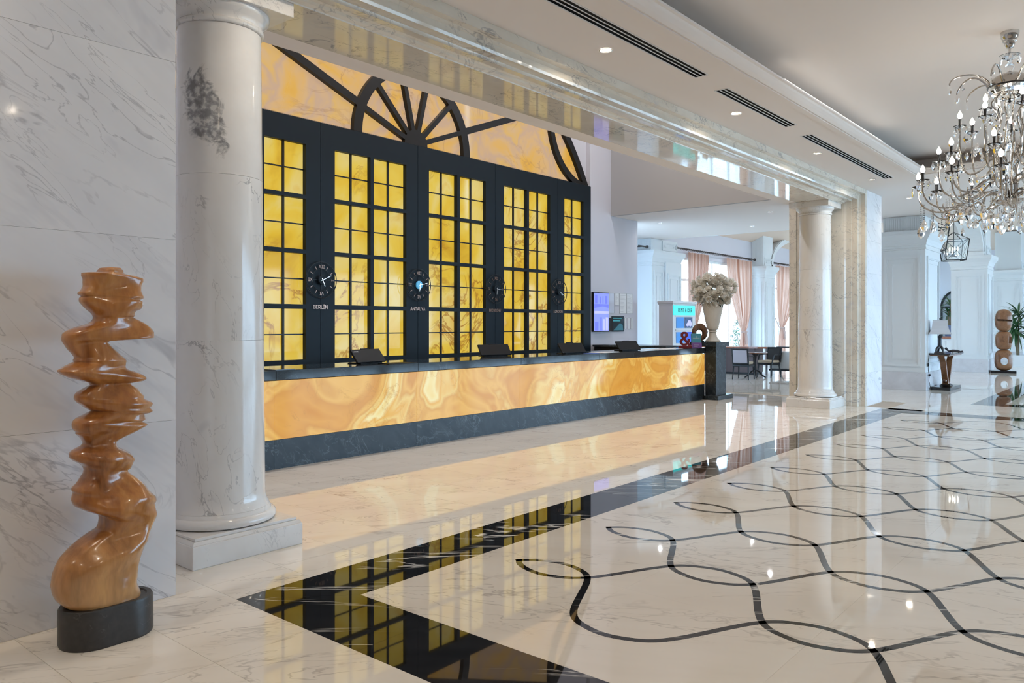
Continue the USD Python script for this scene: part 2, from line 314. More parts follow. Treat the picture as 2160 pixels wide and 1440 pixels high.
woodmat('dark_wood', (.05, .02, .008), (.14, .062, .026), (.20, .10, .045), .4)
woodmat('mid_wood', (.10, .038, .015), (.24, .105, .045), (.34, .165, .08), .35, (1, 1, 2), .3)
woodmat('table_wood', (.05, .018, .009), (.12, .045, .020), (.17, .07, .03), .2, (1, 1, 4), .4)
marble('base_stone', (.030, .029, .030), (.050, .047, .045), (.28, .27, .26), .42, (0, 0, 0), (1, 1, 1), 6, .012, .35, (.55, .66), cloudscale=4)
marble('pier_marble', (.66, .66, .68), (.56, .55, .57), (.34, .33, .35), .15, (0, .4, 0), (1.4, 1, .8), 2.0, .014, .5)
mat('curtain_cloth', {'tc': ('texture_coordinate', {}), 'mp': ('mapping', {'mapping_type': 'point', 'scale': (26.0, 0, 0)}), 'n': ('noise_texture', {'dimensions': '3D', 'scale': 1.0, 'detail': 2.0}), 'r': ('rgb_ramp', {'ramp': [(.34, (.40, .17, .10)), (.46, (.62, .38, .29)), (.56, (.70, .50, .42)), (.66, (.54, .29, .20))]}),
    'p': ('principled_bsdf', {'roughness': .5, 'sheen_weight': .3}), 't': ('translucent_bsdf', {}), 'x': ('mix_closure', {'fac': .25})},
    [('tc.UV', 'mp.vector'), ('mp.vector', 'n.vector'), ('n.fac', 'r.fac'), ('r.color', 'p.base_color'), ('r.color', 't.color'), ('p.BSDF', 'x.closure1'), ('t.BSDF', 'x.closure2')], 'x.closure')
plain('tieback_cloth', (.50, .36, .32), .6)
plain('rod_iron', (.030, .022, .020), .45)
plain('seat_grey', (.33, .30, .33), .8)
plain('seat_cream', (.45, .36, .26), .8)
plain('black_fabric', (.020, .018, .018), .8)
plain('sofa_grey', (.52, .54, .55), .85)
plain('brown_leather', (.075, .045, .045), .45)
woodmat('rail_wood', (.16, .05, .025), (.34, .12, .06), (.45, .2, .1), .25, (2, 2, 1), .3)
plain('rug_red', (.20, .10, .09), .95); plain('rug_dark', (.06, .05, .05), .95)
plain('table_top_dark', (.020, .014, .012), .08)
plain('lamp_shade', (.62, .63, .66), .8)
plain('lamp_bronze', (.020, .020, .026), .35)
plain('soil', (.03, .02, .015), .9); plain('trunk_bark', (.16, .12, .07), .85)
plain('bowl_blue', (.12, .16, .28), .3)
plain('pane_grey', (.22, .24, .25), .1)
plain('bulb_glow', (1, .95, .9), .4, emission_color=(1.0, .93, .82), emission_strength=25.0)
plain('car_blue', (.10, .45, .62), .2)
plain('crystal', (.97, .98, 1.0), .01, transmission_weight=1.0, ior=1.55)
plain('crystal_dark', (.30, .31, .34), .03, transmission_weight=.5, ior=1.55)
plain('chrome_dim', (.46, .43, .40), .14, metallic=1.0)
plain('candle_dark', (.06, .06, .065), .12, metallic=.6)
# the near column's top drum carries one large dark grey breccia patch
mat('column_marble_patch', {'g': ('geometry', {}), 'mp': ('mapping', {'mapping_type': 'texture', 'location': (2.62, 4.88, 2.96), 'rotation': (0, math.radians(-14), 0), 'scale': (.13, .30, .34)}),
    'ln': ('vector_math', {'math_type': 'length'}), 'nz': ('noise_texture', {'scale': 6.0, 'detail': 6.0, 'roughness': .65, 'distortion': .8}), 'ns': ('math', {'math_type': 'multiply_add', 'value2': 1.7, 'value3': -.85}), 'ad': ('math', {'math_type': 'add'}),
    'rp': ('rgb_ramp', {'ramp': [(.62, (1, 1, 1)), (.80, (0, 0, 0))]}), 'vo': ('noise_texture', {'scale': 26.0, 'detail': 3.0}), 'vr': ('rgb_ramp', {'ramp': [(.38, (.16, .16, .17)), (.52, (.30, .30, .31)), (.60, (.55, .54, .53))]}),
    'c1': ('noise_texture', {'scale': 2.0, 'detail': 6.0, 'roughness': .62}), 'c2': ('rgb_ramp', {'ramp': [(.32, (.80, .785, .765)), (.70, (.71, .69, .67))]}), 'bw': ('rgb_to_bw', {}), 'mk': ('math', {'math_type': 'multiply', 'value2': .9}), 'mx': ('mix', {}), 'p': ('principled_bsdf', {'roughness': .12})},
    [('g.position', 'mp.vector'), ('mp.vector', 'ln.vector1'), ('g.position', 'nz.vector'), ('nz.fac', 'ns.value1'), ('ln.value', 'ad.value1'), ('ns.value', 'ad.value2'), ('ad.value', 'rp.fac'), ('g.position', 'vo.vector'), ('vo.fac', 'vr.fac'), ('g.position', 'c1.vector'), ('c1.fac', 'c2.fac'),
     ('rp.color', 'bw.color'), ('bw.val', 'mk.value1'), ('mk.value', 'mx.fac'), ('c2.color', 'mx.color1'), ('vr.color', 'mx.color2'), ('mx.color', 'p.base_color')], 'p.BSDF')
# ------------------------------------------------------------------ the setting: floor
PX0, PX1, PY0, PY1 = 2.335, 15.12, -1.36, 4.005      # black border, outer edge
QX0, QX1, QY0, QY1 = 2.833, 14.61, -0.86, 3.527      # black border, inner edge
floor = thing('floor', kind='structure')
obj('grout_bed', box(-8, 46, -8, 13.2, -0.12, -0.006), 'grout', floor)
panel_rect = sbox(PX0, PY0, PX1, PY1)
P2 = sbox(17.0, -1.36, 29.0, 2.89); P2i = sbox(17.5, -0.86, 28.5, 2.39)
def slab_piece(poly, mat_, name, gap=0.0008, parent=floor):
    poly = poly.buffer(-gap, join_style=2)
    if poly.is_empty or poly.area < .004: return
    m_ = extrude(poly, 0.02); m_.apply_translation((0, 0, -0.02))
    obj(name, m_, mat_, parent)
tiled = sbox(-0.665, 0.5, 16.6, 8.325)
for i in range(34):
    for j in range(8):
        c = sbox(-0.665 + .5 * i, .325 + 1.0 * j, -0.165 + .5 * i, 1.325 + 1.0 * j).intersection(tiled)
        c = c.difference(panel_rect)
        if c.is_empty: continue
        for g in getattr(c, 'geoms', [c]):
            if g.centroid.y < 3.9 and g.centroid.x > 3: continue
            slab_piece(g, 'floor_marble', 'floor_tile')
far = sbox(-8, -8, 46, 13.2).difference(sbox(-0.665, 0.5, 16.6, 8.325).difference(sbox(2.9, .5, 16.6, 3.9))).difference(panel_rect).difference(P2)
slab_piece(far, 'floor_marble', 'floor_field', .0004)
ring2 = P2.difference(P2i); slab_piece(ring2, 'black_marble', 'border_field', .0004); slab_piece(P2i, 'floor_marble', 'floor_field', .0004)
# black border: mitred slabs
def band(p):  slab_piece(Polygon(p), 'black_marble', 'border_slab', .0006)
n = 14; xs = np.linspace(PX0, PX1, n + 1)
for i in range(n):
    a, b = xs[i], xs[i + 1]
    ai, bi = max(a, QX0), min(b, QX1)
    band([(a, PY1), (b, PY1), (bi, QY1), (ai, QY1)])
    band([(a, PY0), (ai, QY0), (bi, QY0), (b, PY0)])
ys = np.linspace(PY0, PY1, 6)
for i in range(5):
    a, b = ys[i], ys[i + 1]; ai, bi = max(a, QY0), min(b, QY1)
    band([(PX0, a), (QX0, ai), (QX0, bi), (PX0, b)])
    band([(QX1, ai), (PX1, a), (PX1, b), (QX1, bi)])
pxs = np.linspace(QX0, QX1, 12); pys = np.linspace(QY0, QY1, 5)
for i in range(11):
    for j in range(4):
        slab_piece(sbox(pxs[i], pys[j], pxs[i + 1], pys[j + 1]), 'panel_marble', 'panel_slab', .0003)
# interlaced black inlay
from scipy.interpolate import CubicSpline
PER = 1.64
us = np.array([0, .135, .27, .41, .55, .685, .82, .955, 1.09, 1.23, 1.37, 1.505, 1.64])
fs = np.array([.395, .366, .268, 0, -.268, -.366, -.395, -.366, -.268, 0, .268, .366, .395])
WV = CubicSpline(us, fs, bc_type='periodic')
def wave(xc, sgn, xmin=QX0, xmax=QX1):
    y = np.linspace(3.262, -0.592, 150); u = (2.978 - y) % PER
    return np.stack([xc + sgn * WV(u), y], 1)
for k in range(0, 11):
    for xc, sg in ((4.183 + 1.066 * k, -1), (3.650 + 1.066 * k, 1)):
        if k == 10: continue
        poly = LineString(wave(xc, sg)).buffer(.0205, cap_style=2, join_style=1).intersection(sbox(QX0 + .1, QY0 + .1, QX1 - .1, QY1 - .1))
        me = extrude(poly.simplify(.0006), .0026); me.apply_translation((0, 0, -.002))
        obj('inlay_strip', me, 'black_marble', floor)

# ------------------------------------------------------------------ left wall, reception opening, far marble pier
XL, XR, ZS = 2.41, 15.20, 3.80
wl = thing('wall_left', kind='structure')
obj('wall_core', box(-8, 2.139, 4.342, 4.62, 0, ZS - .001), 'wall_marble', wl)
obj('wall_core', box(-8, 1.19, 4.342, 4.62, ZS, 4.2), 'wall_marble', wl)
zs = [0, 1.0, 2.027, 3.04, 4.06]
for i in range(4):
    for a, b in ((-8, -3.2), (-3.2, -.5), (-.5, 2.149)):
        obj('marble_slab', box(a + .0006, b - .0006, 4.33, 4.342, zs[i] + .0006, zs[i + 1] - .0006, .0004), 'wall_marble', wl)
obj('marble_slab', box(2.139, 2.149, 4.3425, 4.62, 0, ZS - .001), 'wall_marble', wl)
prof = [(.26, 4.33), (.172, 4.33), (.172, 4.405), (.15, 4.432), (.10, 4.440), (.075, 4.447), (.075, 4.540), (.045, 4.545), (.045, 4.620), (.038, 4.645), (.022, 4.66), (.010, 4.695), (0, 4.70), (0, 4.73), (0, 5.29)]
tr = thing('trim_1', kind='structure')
def casing(side):
    v, f = [], []
    for o, y in prof:
        if side == 'l': v += [(XL - o, y, 0), (XL - o, y, ZS + o)]
        elif side == 'r': v += [(XR + o, y, ZS + o), (XR + o, y, 0)]
        else: v += [(1.2, y, ZS + o), (XR + o, y, ZS + o)]
    for i in range(len(prof) - 1):
        a = 2 * i; f += [[a, a + 1, a + 3], [a, a + 3, a + 2]]
    return trimesh.Trimesh(np.array(v, float), np.array(f), process=False)
obj('architrave', casing('t'), 'trim_marble', tr)
obj('jamb_casing', casing('r'), 'trim_marble', tr)
obj('jamb_return', box(XR, XR + .3, 5.292, 5.46, 0, 4.05), 'trim_marble', tr)
obj('jamb_return', box(XR + .02, XR + .3, 5.462, 5.56, 0, 4.05), 'trim_marble', tr)
obj('jamb_return', box(XR, XR + .3, 5.562, 5.70, 0, 4.05), 'trim_marble', tr)
obj('beam_back', box(1.2, XR - .001, 5.292, 5.53, ZS + .001, 7.9), 'plaster', tr)
wr = thing('wall_right', kind='structure')
obj('pier_core', box(15.475, 16.430, 4.342, 5.70, 0, 4.05), 'wall_marble', wr)
zz = [0, .62, 1.28, 1.9, 2.5, 3.12, 3.52, 4.06]
for i in range(7):
    obj('marble_slab', box(15.461, 16.44, 4.33, 4.3415, zz[i] + .0008, zz[i + 1] - .0008, .0005), 'wall_marble', wr)
    obj('marble_slab', box(16.4305, 16.44, 4.343, 5.70, zz[i] + .0008, zz[i + 1] - .0008), 'wall_marble', wr)
# reception recess
wb = thing('wall_back', kind='structure')
obj('wall_face', box(1.9, 14.502, 10.06, 10.25, 0, 7.9), 'wall_paint', wb)
obj('wall_face', box(14.503, 16.554, 9.955, 10.25, 0, 7.9), 'wall_paint', wb)
obj('wall_side', box(1.7, 1.9, 4.63, 10.05, 0, 7.9), 'wall_paint', None, kind='structure')
# ------------------------------------------------------------------ ceilings
ce = thing('ceiling', kind='structure')
TX0, TX1, TY0, TY1 = 3.05, 14.40, -.93, 3.245
hall = sbox(-8, -8, 20.66, 4.33).union(sbox(15.48, 4.33, 20.66, 12.12)).union(sbox(15.40, 5.71, 16.0, 9.954))
hall = hall.difference(sbox(TX0, TY0, TX1, TY1))
SLOTS = [(0.6, 4.55, 3.62), (4.75, 7.275, 3.62), (7.81, 9.84, 3.665), (10.44, 14.47, 3.69)]
for a, b, yc in SLOTS: hall = hall.difference(sbox(a, yc - .08, b, yc + .08))
for x, y in HALL_LAMPS: hall = hall.difference(Point(x, y).buffer(.062, 12))
for x, y in LOW_LAMPS: hall = hall.difference(Point(x, y).buffer(.062, 12))
hm = extrude(hall, .10); hm.apply_translation((0, 0, ZC)); obj('ceiling_panel', hm, 'plaster', ce)
def framesweep(profile, x0, x1, y0, y1):
    """profile (inward offset, z) swept around a rectangle"""
    v, f = [], []
    for o, z in profile: v += [(x0 + o, y0 + o, z), (x1 - o, y0 + o, z), (x1 - o, y1 - o, z), (x0 + o, y1 - o, z)]
    for i in range(len(profile) - 1):
        for j in range(4):
            k = (j + 1) % 4; a = 4 * i
            f += [[a + j, a + k, a + 4 + k], [a + j, a + 4 + k, a + 4 + j]]
    return trimesh.Trimesh(np.array(v, float), np.array(f), process=False)
obj('tray_frame', framesweep([(-.075, ZC), (-.075, ZC - .012), (-.004, ZC - .012), (-.004, ZC + .004), (0, ZC + .006), (0.006, ZC - .004), (.02, ZC - .006), (.06, ZC + .012), (.10, ZC + .036), (.118, ZC + .052), (.145, ZC + .056), (.145, ZC + .075), (.11, ZC + .075), (.10, ZC + .06), (-.30, ZC + .06), (-.30, 4.36)], TX0, TX1, TY0, TY1), 'plaster', ce)
obj('tray_ceiling', box(TX0 - .32, TX1 + .32, TY0 - .32, TY1 + .32, 4.352, 4.42), 'plaster', ce)
obj('bulkhead', box(15.366, 15.46, 5.535, 9.952, ZC - .002, 7.9), 'bulkhead_paint', ce)
obj('reception_ceiling', box(1.9, 15.46, 5.3, 10.25, 7.9, 8.0), 'plaster', ce)
obj('ceiling_edge', box(20.66, 20.72, -8, 12.12, ZC, 5.6), 'white_paint', ce)
obj('lounge_ceiling', box(20.72, 46, -8, 10.6, 5.30, 5.45), 'peach_paint', ce)
obj('lounge_ceiling', trimesh.Trimesh(np.array([(20.72, 10.6, 5.30), (46, 10.6, 5.30), (46, 12.12, 4.62), (20.72, 12.12, 4.62), (20.72, 10.6, 5.45), (46, 10.6, 5.45), (46, 12.12, 4.77), (20.72, 12.12, 4.77)]), BOXF, process=False), 'peach_paint', ce)
# ------------------------------------------------------------------ lounge window wall, far wall, the hall's other walls
wo = thing('wall_outer', kind='structure')
WY = 12.08
bays = [(20.3, 20.32), (22.45, 27.9), (29.7, 35.9), (38.0, 44.0)]
op = unary_union([sbox(a, .12, b, 3.72) for a, b in bays[1:]])
opm = extrude(sbox(16.0, 0, 46, 5.0).difference(op), .24); obj('wall_face', xz(opm, WY + .24), 'wall_paint', wo)
for i, (a, b) in enumerate(bays[1:]):
    w = thing('window_%d' % (i + 1), kind='structure')
    fr = [box(a, b, WY + .06, WY + .14, .12, .2), box(a, b, WY + .06, WY + .14, 3.64, 3.72)]
    nb = 4; xx = np.linspace(a, b, nb + 1)
    for k, x in enumerate(xx):
        fr.append(box(max(a, x - .04), min(b, x + .04), WY + .06, WY + .14, .2, 3.64))
    obj('window_frame', cat(fr), 'white_paint', w)
    obj('window_rail', box(a + .04, b - .04, WY + .065, WY + .13, 2.95, 3.02), 'white_paint', w)
    for k in range(nb): obj('pane', box(xx[k] + .041, xx[k + 1] - .041, WY + .095, WY + .105, .2, 3.64), 'window_glass', w)
obj('wall_far', box(46, 46.2, -8, 12.4, 0, 5.5), 'wall_paint', None, kind='structure')
obj('wall_behind', box(-8.2, -8, -8, 4.34, 0, 4.06), 'wall_paint', None, kind='structure')
ww = thing('wall_garden', kind='structure')  # out of view; opened only far along, so daylight reaches the right side
gop = unary_union([sbox(-7 + 4.4 * k, .1, -3.1 + 4.4 * k, 3.85) for k in range(4, 12)])
gm = extrude(sbox(-8.2, 0, 46.2, 5.4).difference(gop), .2); obj('wall_face', xz(gm, -8.0), 'white_paint', ww)
for k in range(4, 12):
    a, b = -7 + 4.4 * k, -3.1 + 4.4 * k
    obj('window_frame', cat([box(a, b, -8.14, -8.06, .1, .17), box(a, b, -8.14, -8.06, 3.78, 3.85)] + [box(x - .035, x + .035, -8.14, -8.06, .17, 3.78) for x in np.linspace(a + .035, b - .035, 4)]), 'white_paint', ww)
obj('ground', box(-120, 160, -130, 150, -.6, -.125), 'paving', None, kind='structure')
# ------------------------------------------------------------------ marble columns
def column(x, y, label):
    t = thing('marble_column', label, 'column', (x, y, 0))
    obj('plinth', box(-.405, .405, -.40, .40, 0, .148, .004), 'column_marble', t)
    obj('plinth_step', cat(hull([(sx * (.40 - k), sy * (.395 - k), z) for sx in (-1, 1) for sy in (-1, 1) for k, z in ((0, .149), (.012, .170))]), box(-.375, .375, -.37, .37, .170, .190, .003)), 'column_marble', t)
    obj('base_ring', lathe([(.355, .191), (.372, .200), (.378, .215), (.375, .235), (.360, .252), (.345, .258), (.340, .272), (.332, .285)], 64), 'column_marble', t, smooth=40)
    zj = [.286, 1.435, 2.548, 3.56]
    def rr(z):
        k = (z - .286) / (3.56 - .286); r = .305 - .028 * k
        return r + .027 * max(0, 1 - (z - .286) / .10) ** 2
    for a, b in zip(zj[:-1], zj[1:]):
        zz_ = np.linspace(a + .0008, b - .0008, 14)
        if a < .3: zz_ = np.concatenate([np.linspace(a, a + .1, 6), np.linspace(a + .12, b - .0008, 10)])
        obj('shaft_drum', lathe([(rr(z), z) for z in zz_], 72), 'column_marble_patch' if x < 5 and a > 2.5 else 'column_marble', t, smooth=40)
    obj('capital_ring', lathe([(.280, 3.561), (.290, 3.566), (.296, 3.575), (.296, 3.590), (.286, 3.600), (.286, 3.618), (.300, 3.640), (.325, 3.664), (.333, 3.680), (.335, 3.699)], 64), 'column_marble', t, smooth=35)
    obj('capital_slab', box(-.36, .36, -.36, .36, 3.70, 3.7995, .003), 'column_marble', t)
    return t
column(2.825, 5.06, 'thick pale marble column on a square plinth beside the carved wood sculpture')
column(14.80, 5.06, 'pale marble column at the far end of the reception desk')

# ------------------------------------------------------------------ ceiling lamps and air slots
def lamp_parts(t):
    obj('lamp_ring', lathe([(.060, .0), (.062, -.004), (.054, -.006), (.046, .006), (.045, .02)], 28, caps=False), 'steel', t, smooth=30)
    obj('lamp_lens', lathe([(.0001, .018), (.045, .020)], 24, caps=False), 'lens_white', t)
    obj('lamp_can', lathe([(.061, .001), (.061, .09), (.0001, .09)], 20, caps=False), 'dark_slot', t)
first = None
LAB = {2: 'round recessed downlight beside the long near air slot', 3: 'round recessed downlight beside the short middle air slot', 4: 'round recessed downlight near the start of the far air slot', 5: 'round recessed downlight at the end of the far air slot', 6: 'round recessed downlight above the white panelled pier'}
for i, (x, y) in enumerate(HALL_LAMPS + LOW_LAMPS):
    n_ = len(HALL_LAMPS)
    if i in LAB: lab = LAB[i]
    elif i == n_: lab = 'round downlight in the low bright ceiling, left of the pair'
    elif i == n_ + 1: lab = 'round downlight in the low bright ceiling, right of the pair'
    elif i == n_ + 2: lab = 'small round downlight at the back of the low bright ceiling'
    else: lab = 'unseen recessed downlight outside the picture, lighting the hall'
    if first is None:
        first = thing('ceiling_downlight', lab, 'ceiling light', (x, y, ZC), group='recessed downlights'); lamp_parts(first)
    else: dup(first, (x, y, ZC), 0, lab)
for x, y in RECEPTION_LAMPS: dup(first, (x, y, 7.9), 0, 'unseen downlight high above the reception desk, lighting the urn and counter')
for x, y in LOUNGE_LAMPS: dup(first, (x, y, 5.30), 0, 'added fill downlight in the high lounge ceiling, out of sight')
SL = ['slot air vent on the ceiling outside the picture', 'longest black slot air vent, nearest in the ceiling', 'short black slot air vent, middle one in the ceiling', 'long black slot air vent, farthest along the ceiling']
for (a, b, yc), lab in zip(SLOTS, SL):
    t = thing('slot_vent', lab, 'air vent', (0, 0, ZC), group='ceiling slot vents')
    obj('vent_box', cat(box(a, b, yc - .08, yc + .08, .05, .055), box(a, b, yc - .08, yc - .078, .0, .05), box(a, b, yc + .078, yc + .08, .0, .05), box(a, a + .002, yc - .078, yc + .078, 0, .05), box(b - .002, b, yc - .078, yc + .078, 0, .05)), 'dark_slot', t)
    obj('vent_frame', framesweep([(0, -.0005), (0, -.003), (.015, -.003), (.015, .001)], a, b, yc - .08, yc + .08), 'plaster_white', t)
    for yy in (yc - .023, yc + .023): obj('slat', box(a + .015, b - .015, yy - .0055, yy + .0055, -.002, .002), 'plaster_white', t)
# ------------------------------------------------------------------ onyx screen
SY = 9.93; FT = SY + .09
sc = thing('onyx_screen', 'tall dark navy screen of backlit yellow onyx panes under an arched fanlight', 'screen')
ZB = [1.005, 1.838, 2.665, 3.49]; HG = .765
XE0, XE1 = 3.88, 14.50
mods = [6.175 + 2.02 * k for k in range(4)]
holes = []
panes = []
def leaf(x0, x1, cols):
    """cols: list of (x0, x1) openings"""
    for a, b in cols:
        for z in ZB: holes.append((a, b, z, z + HG))
for c in mods: leaf(0, 0, [(c - .745 + .02, c - .034 + .02), (c + .034 + .02, c + .745 + .02)])
leaf(0, 0, [(13.50, 14.215)]); leaf(0, 0, [(4.19, 4.90)])
face = sbox(XE0, 0.02, XE1, 4.63)
for a, b, z0, z1 in holes: face = face.difference(sbox(a, z0, b, z1))
seams = [5.165 + 2.02 * k + .02 for k in range(5)]
edges = [XE0] + seams + [XE1]
for a, b in zip(edges[:-1], edges[1:]):
    g = face.intersection(sbox(a + (.004 if a > XE0 else 0), 0, b - (.004 if b < XE1 else 0), 5))
    obj('leaf_frame', xz(extrude(g, .085), SY + .085), 'navy_frame', sc)
for a, b, z0, z1 in holes:
    xm, zm = (a + b) / 2, (z0 + z1) / 2; w = .016
    obj('glazing_bar', cat(box(xm - w, xm + w, SY + .055, SY + .082, z0, z1), box(a, xm - w, SY + .057, SY + .082, zm - .009, zm + .009), box(xm + w, b, SY + .057, SY + .082, zm - .009, zm + .009)), 'black_frame', sc)
    for xa, xb in ((a, xm), (xm, b)):
        for za, zb in ((z0, zm), (zm, z1)):
            obj('onyx_pane', box(xa + .001, xb - .001, SY + .083, SY + .0175 + .08, za + .001, zb - .001), 'pane_onyx', sc)
# fanlight above the rail
CX, CZ = 9.19, 4.63
R0 = 5.99; zc = 1.68
def arcpts(cx, cz, r, a0, a1, n=48): return [(cx + r * math.cos(a), cz + r * math.sin(a)) for a in np.linspace(a0, a1, n)]
a_ = math.asin((4.63 - zc) / R0)
outer = Polygon([(CX + 5.29, 4.63)] + [p for p in arcpts(CX, zc, R0, a_, PI - a_)] + [(CX - 5.29, 4.63)]).buffer(0).intersection(sbox(0, 4.63, 20, 7.88))
inner = Polygon(arcpts(CX, zc, R0 - .16, math.asin((4.63 - zc) / (R0 - .16)), PI - math.asin((4.63 - zc) / (R0 - .16)))).intersection(sbox(0, 4.6, 20, 7.72))
ringo = Point(CX, CZ).buffer(1.35, 48); ringi = Point(CX, CZ).buffer(1.18, 48); hub = Point(CX, CZ).buffer(.265, 24)
fan = outer.difference(inner)
fan = fan.union(ringo.difference(ringi)).union(hub)
for dg in (20.8, 45.5, 76, 104, 134.5, 159.2):
    d = np.array([math.cos(math.radians(dg)), math.sin(math.radians(dg))])
    fan = fan.union(LineString([np.array([CX, CZ]) + .2 * d, np.array([CX, CZ]) + 1.25 * d]).buffer(.042, cap_style=2))
for dg in (20.8, 159.2, 52, 128, 90):
    d = np.array([math.cos(math.radians(dg)), math.sin(math.radians(dg))])
    fan = fan.union(LineString([np.array([CX, CZ]) + 1.25 * d, np.array([CX, CZ]) + 6 * d]).buffer(.06, cap_style=2))
def circ3(p, q, r):
    A = np.array([[2 * (q[0] - p[0]), 2 * (q[1] - p[1])], [2 * (r[0] - p[0]), 2 * (r[1] - p[1])]]); B = np.array([q[0] ** 2 - p[0] ** 2 + q[1] ** 2 - p[1] ** 2, r[0] ** 2 - p[0] ** 2 + r[1] ** 2 - p[1] ** 2])
    c = np.linalg.solve(A, B); return c, np.hypot(*(c - np.array(p)))
cc, cr = circ3((13.11, 5.51), (13.44, 4.97), (14.0, 4.645))
arc2 = Point(*cc).buffer(cr + .07, 48).difference(Point(*cc).buffer(cr - .07, 48)).intersection(sbox(9.2, 4.6, cc[0] + .05, 7.9))
arc2m = Polygon([(2 * CX - x, y) for x, y in (arc2.exterior.coords if arc2.geom_type == 'Polygon' else max(arc2.geoms, key=lambda g: g.area).exterior.coords)])
fan = fan.union(arc2).union(arc2m).intersection(outer).intersection(sbox(0, 4.631, 20, 7.88))
obj('fan_frame', xz(extrude(fan, .085), SY + .085), 'black_frame', sc)
gl = outer.intersection(sbox(0, 4.64, 20, 7.87)).buffer(-.03)
cuts = unary_union([LineString([(CX + 2.55 * s + .12 * s, 4.6), (CX + 2.45 * s, 5.3), (CX + 2.0 * s, 6.3), (CX + 1.6 * s, 8)]).buffer(.0015) for s in (-1, 1)])
def cut_cells(gl):
    ln = [LineString([(CX + 1.265 * math.cos(math.radians(d)) * k, CZ + 1.265 * math.sin(math.radians(d)) * k) for k in (0.1, 6)]) for d in (20.8, 159.2, 52, 128, 90)]
    cells = gl.difference(Point(CX, CZ).buffer(1.265, 48)).difference(unary_union([l.buffer(.004) for l in ln])).difference(cuts)
    cells = cells.difference(Point(*cc).buffer(cr + .004, 64).difference(Point(*cc).buffer(cr - .004, 64)))
    mir = Point(2 * CX - cc[0], cc[1]); cells = cells.difference(mir.buffer(cr + .004, 64).difference(mir.buffer(cr - .004, 64)))
    out = list(getattr(cells, 'geoms', [cells]))
    inn = gl.intersection(Point(CX, CZ).buffer(1.257, 48)).difference(unary_union([LineString([(CX, CZ), (CX + 2 * math.cos(math.radians(d)), CZ + 2 * math.sin(math.radians(d)))]).buffer(.004) for d in (20.8, 45.5, 76, 104, 134.5, 159.2)]))
    return out + list(getattr(inn, 'geoms', [inn]))
for c in cut_cells(gl):
    if c.area > .01: obj('arch_pane', xz(extrude(c, .014), SY + .1), 'arch_onyx', sc)
# lamps behind onyx: each pane itself glows (backlit panels)
# ------------------------------------------------------------------ world clocks and city names
def hand(ln, w, ang, y): 
    d = np.array([math.sin(math.radians(ang)), math.cos(math.radians(ang))])
    return xz(extrude(LineString([-.03 * d, ln * d]).buffer(w, cap_style=2), .004), y)
def clock(x, label, hour, minute, hubmat='navy_frame'):
    t = thing('wall_clock', label, 'clock', (x, SY - .001, 2.215), group=None)
    obj('rim', T(lathe([(.270, -.004), (.280, -.006), (.283, 0), (.280, .006), (.270, .004), (.270, -.004)], 56, caps=False), rot([1, 0, 0], 90), (0, -.036, 0)), 'black_frame', t, smooth=40)
    obj('inner_ring', T(lathe([(.168, -.003), (.173, -.004), (.176, 0), (.173, .004), (.168, .003), (.168, -.003)], 48, caps=False), rot([1, 0, 0], 90), (0, -.034, 0)), 'black_frame', t, smooth=40)
    obj('hub', T(lathe([(.070, 0), (.070, .022), (.060, .030), (.0001, .031)], 32), rot([1, 0, 0], 90), (0, -.028, 0)), hubmat, t, smooth=30)
    obj('spokes', cat(box(-.27, .27, -.036, -.032, -.003, .003), box(-.003, .003, -.036, -.032, -.27, .27)), 'black_frame', t)
    for h in range(12):
        if h % 3 == 0: continue
        a = math.radians(30 * h); d = np.array([math.sin(a), math.cos(a)])
        obj('hour_mark', xz(extrude(LineString([.180 * d, .232 * d]).buffer(.004, cap_style=2), .006), -.034), 'copper', t)
    for txt, h in (('XII', 0), ('VI', 6), ('IX', 9), ('III', 3)):
        a = math.radians(30 * h); tm = meshkit.text_mesh(txt, .052, .006)
        c = tm.bounds.mean(0); tm.apply_translation((-c[0], -c[1], 0))
        if h in (6,): tm.apply_transform(rot([0, 0, 1], 180))
        if h in (3,): tm.apply_transform(rot([0, 0, 1], -90)); 
        if h in (9,): tm.apply_transform(rot([0, 0, 1], 0))
        if h == 3: tm.apply_scale((1, .30, 1))
        tm.apply_translation((.206 * math.sin(a), .206 * math.cos(a), 0))
        obj('numeral', xz(tm, -.034), 'copper', t)
    obj('hour_hand', hand(.105, .005, hour * 30 + minute / 2, -.064), 'steel', t)
    obj('minute_hand', hand(.165, .004, minute * 6, -.070), 'steel', t)
    obj('mounting_pins', cat([T(lathe([(.006, 0), (.006, .036)], 8), rot([1, 0, 0], 90), (.275 * math.cos(a), 0, .275 * math.sin(a))) for a in (PI / 2, -PI / 2, PI)] + [T(lathe([(.03, 0), (.03, .03)], 12), rot([1, 0, 0], 90))]), 'black_frame', t)
for x, txt, wid, lab, hh, mm in ((7.195, 'BERLİN', .27, 'dark wall clock above the BERLİN lettering', 5, 11), (9.218, 'ANTALYA', .35, 'wall clock with a blue-lit hub above the ANTALYA lettering', 6, 13),
                           (11.24, 'MOSCOW', .34, 'dark wall clock above the MOSCOW lettering', 6, 16), (13.265, 'LONDON', .31, 'dark wall clock above the LONDON lettering', 4, 20)):
    clock(x, lab, hh, mm, 'hub_blue' if txt == 'ANTALYA' else 'navy_frame')
    t = thing('city_lettering', 'copper letters reading %s on the navy screen' % txt, 'lettering', (x, SY, 1.803))
    # one mesh per letter
    gl_ = meshkit.text_mesh(txt, .056, .008, True); w0 = gl_.bounds[1][0] - gl_.bounds[0][0]
    k = wid / w0; gl_.apply_translation((-gl_.bounds.mean(0)[0], -.028, 0)); gl_.apply_scale((k, 1, 1))
    for piece in gl_.split(only_watertight=False): obj('letter', xz(piece, -.001), 'copper', t)

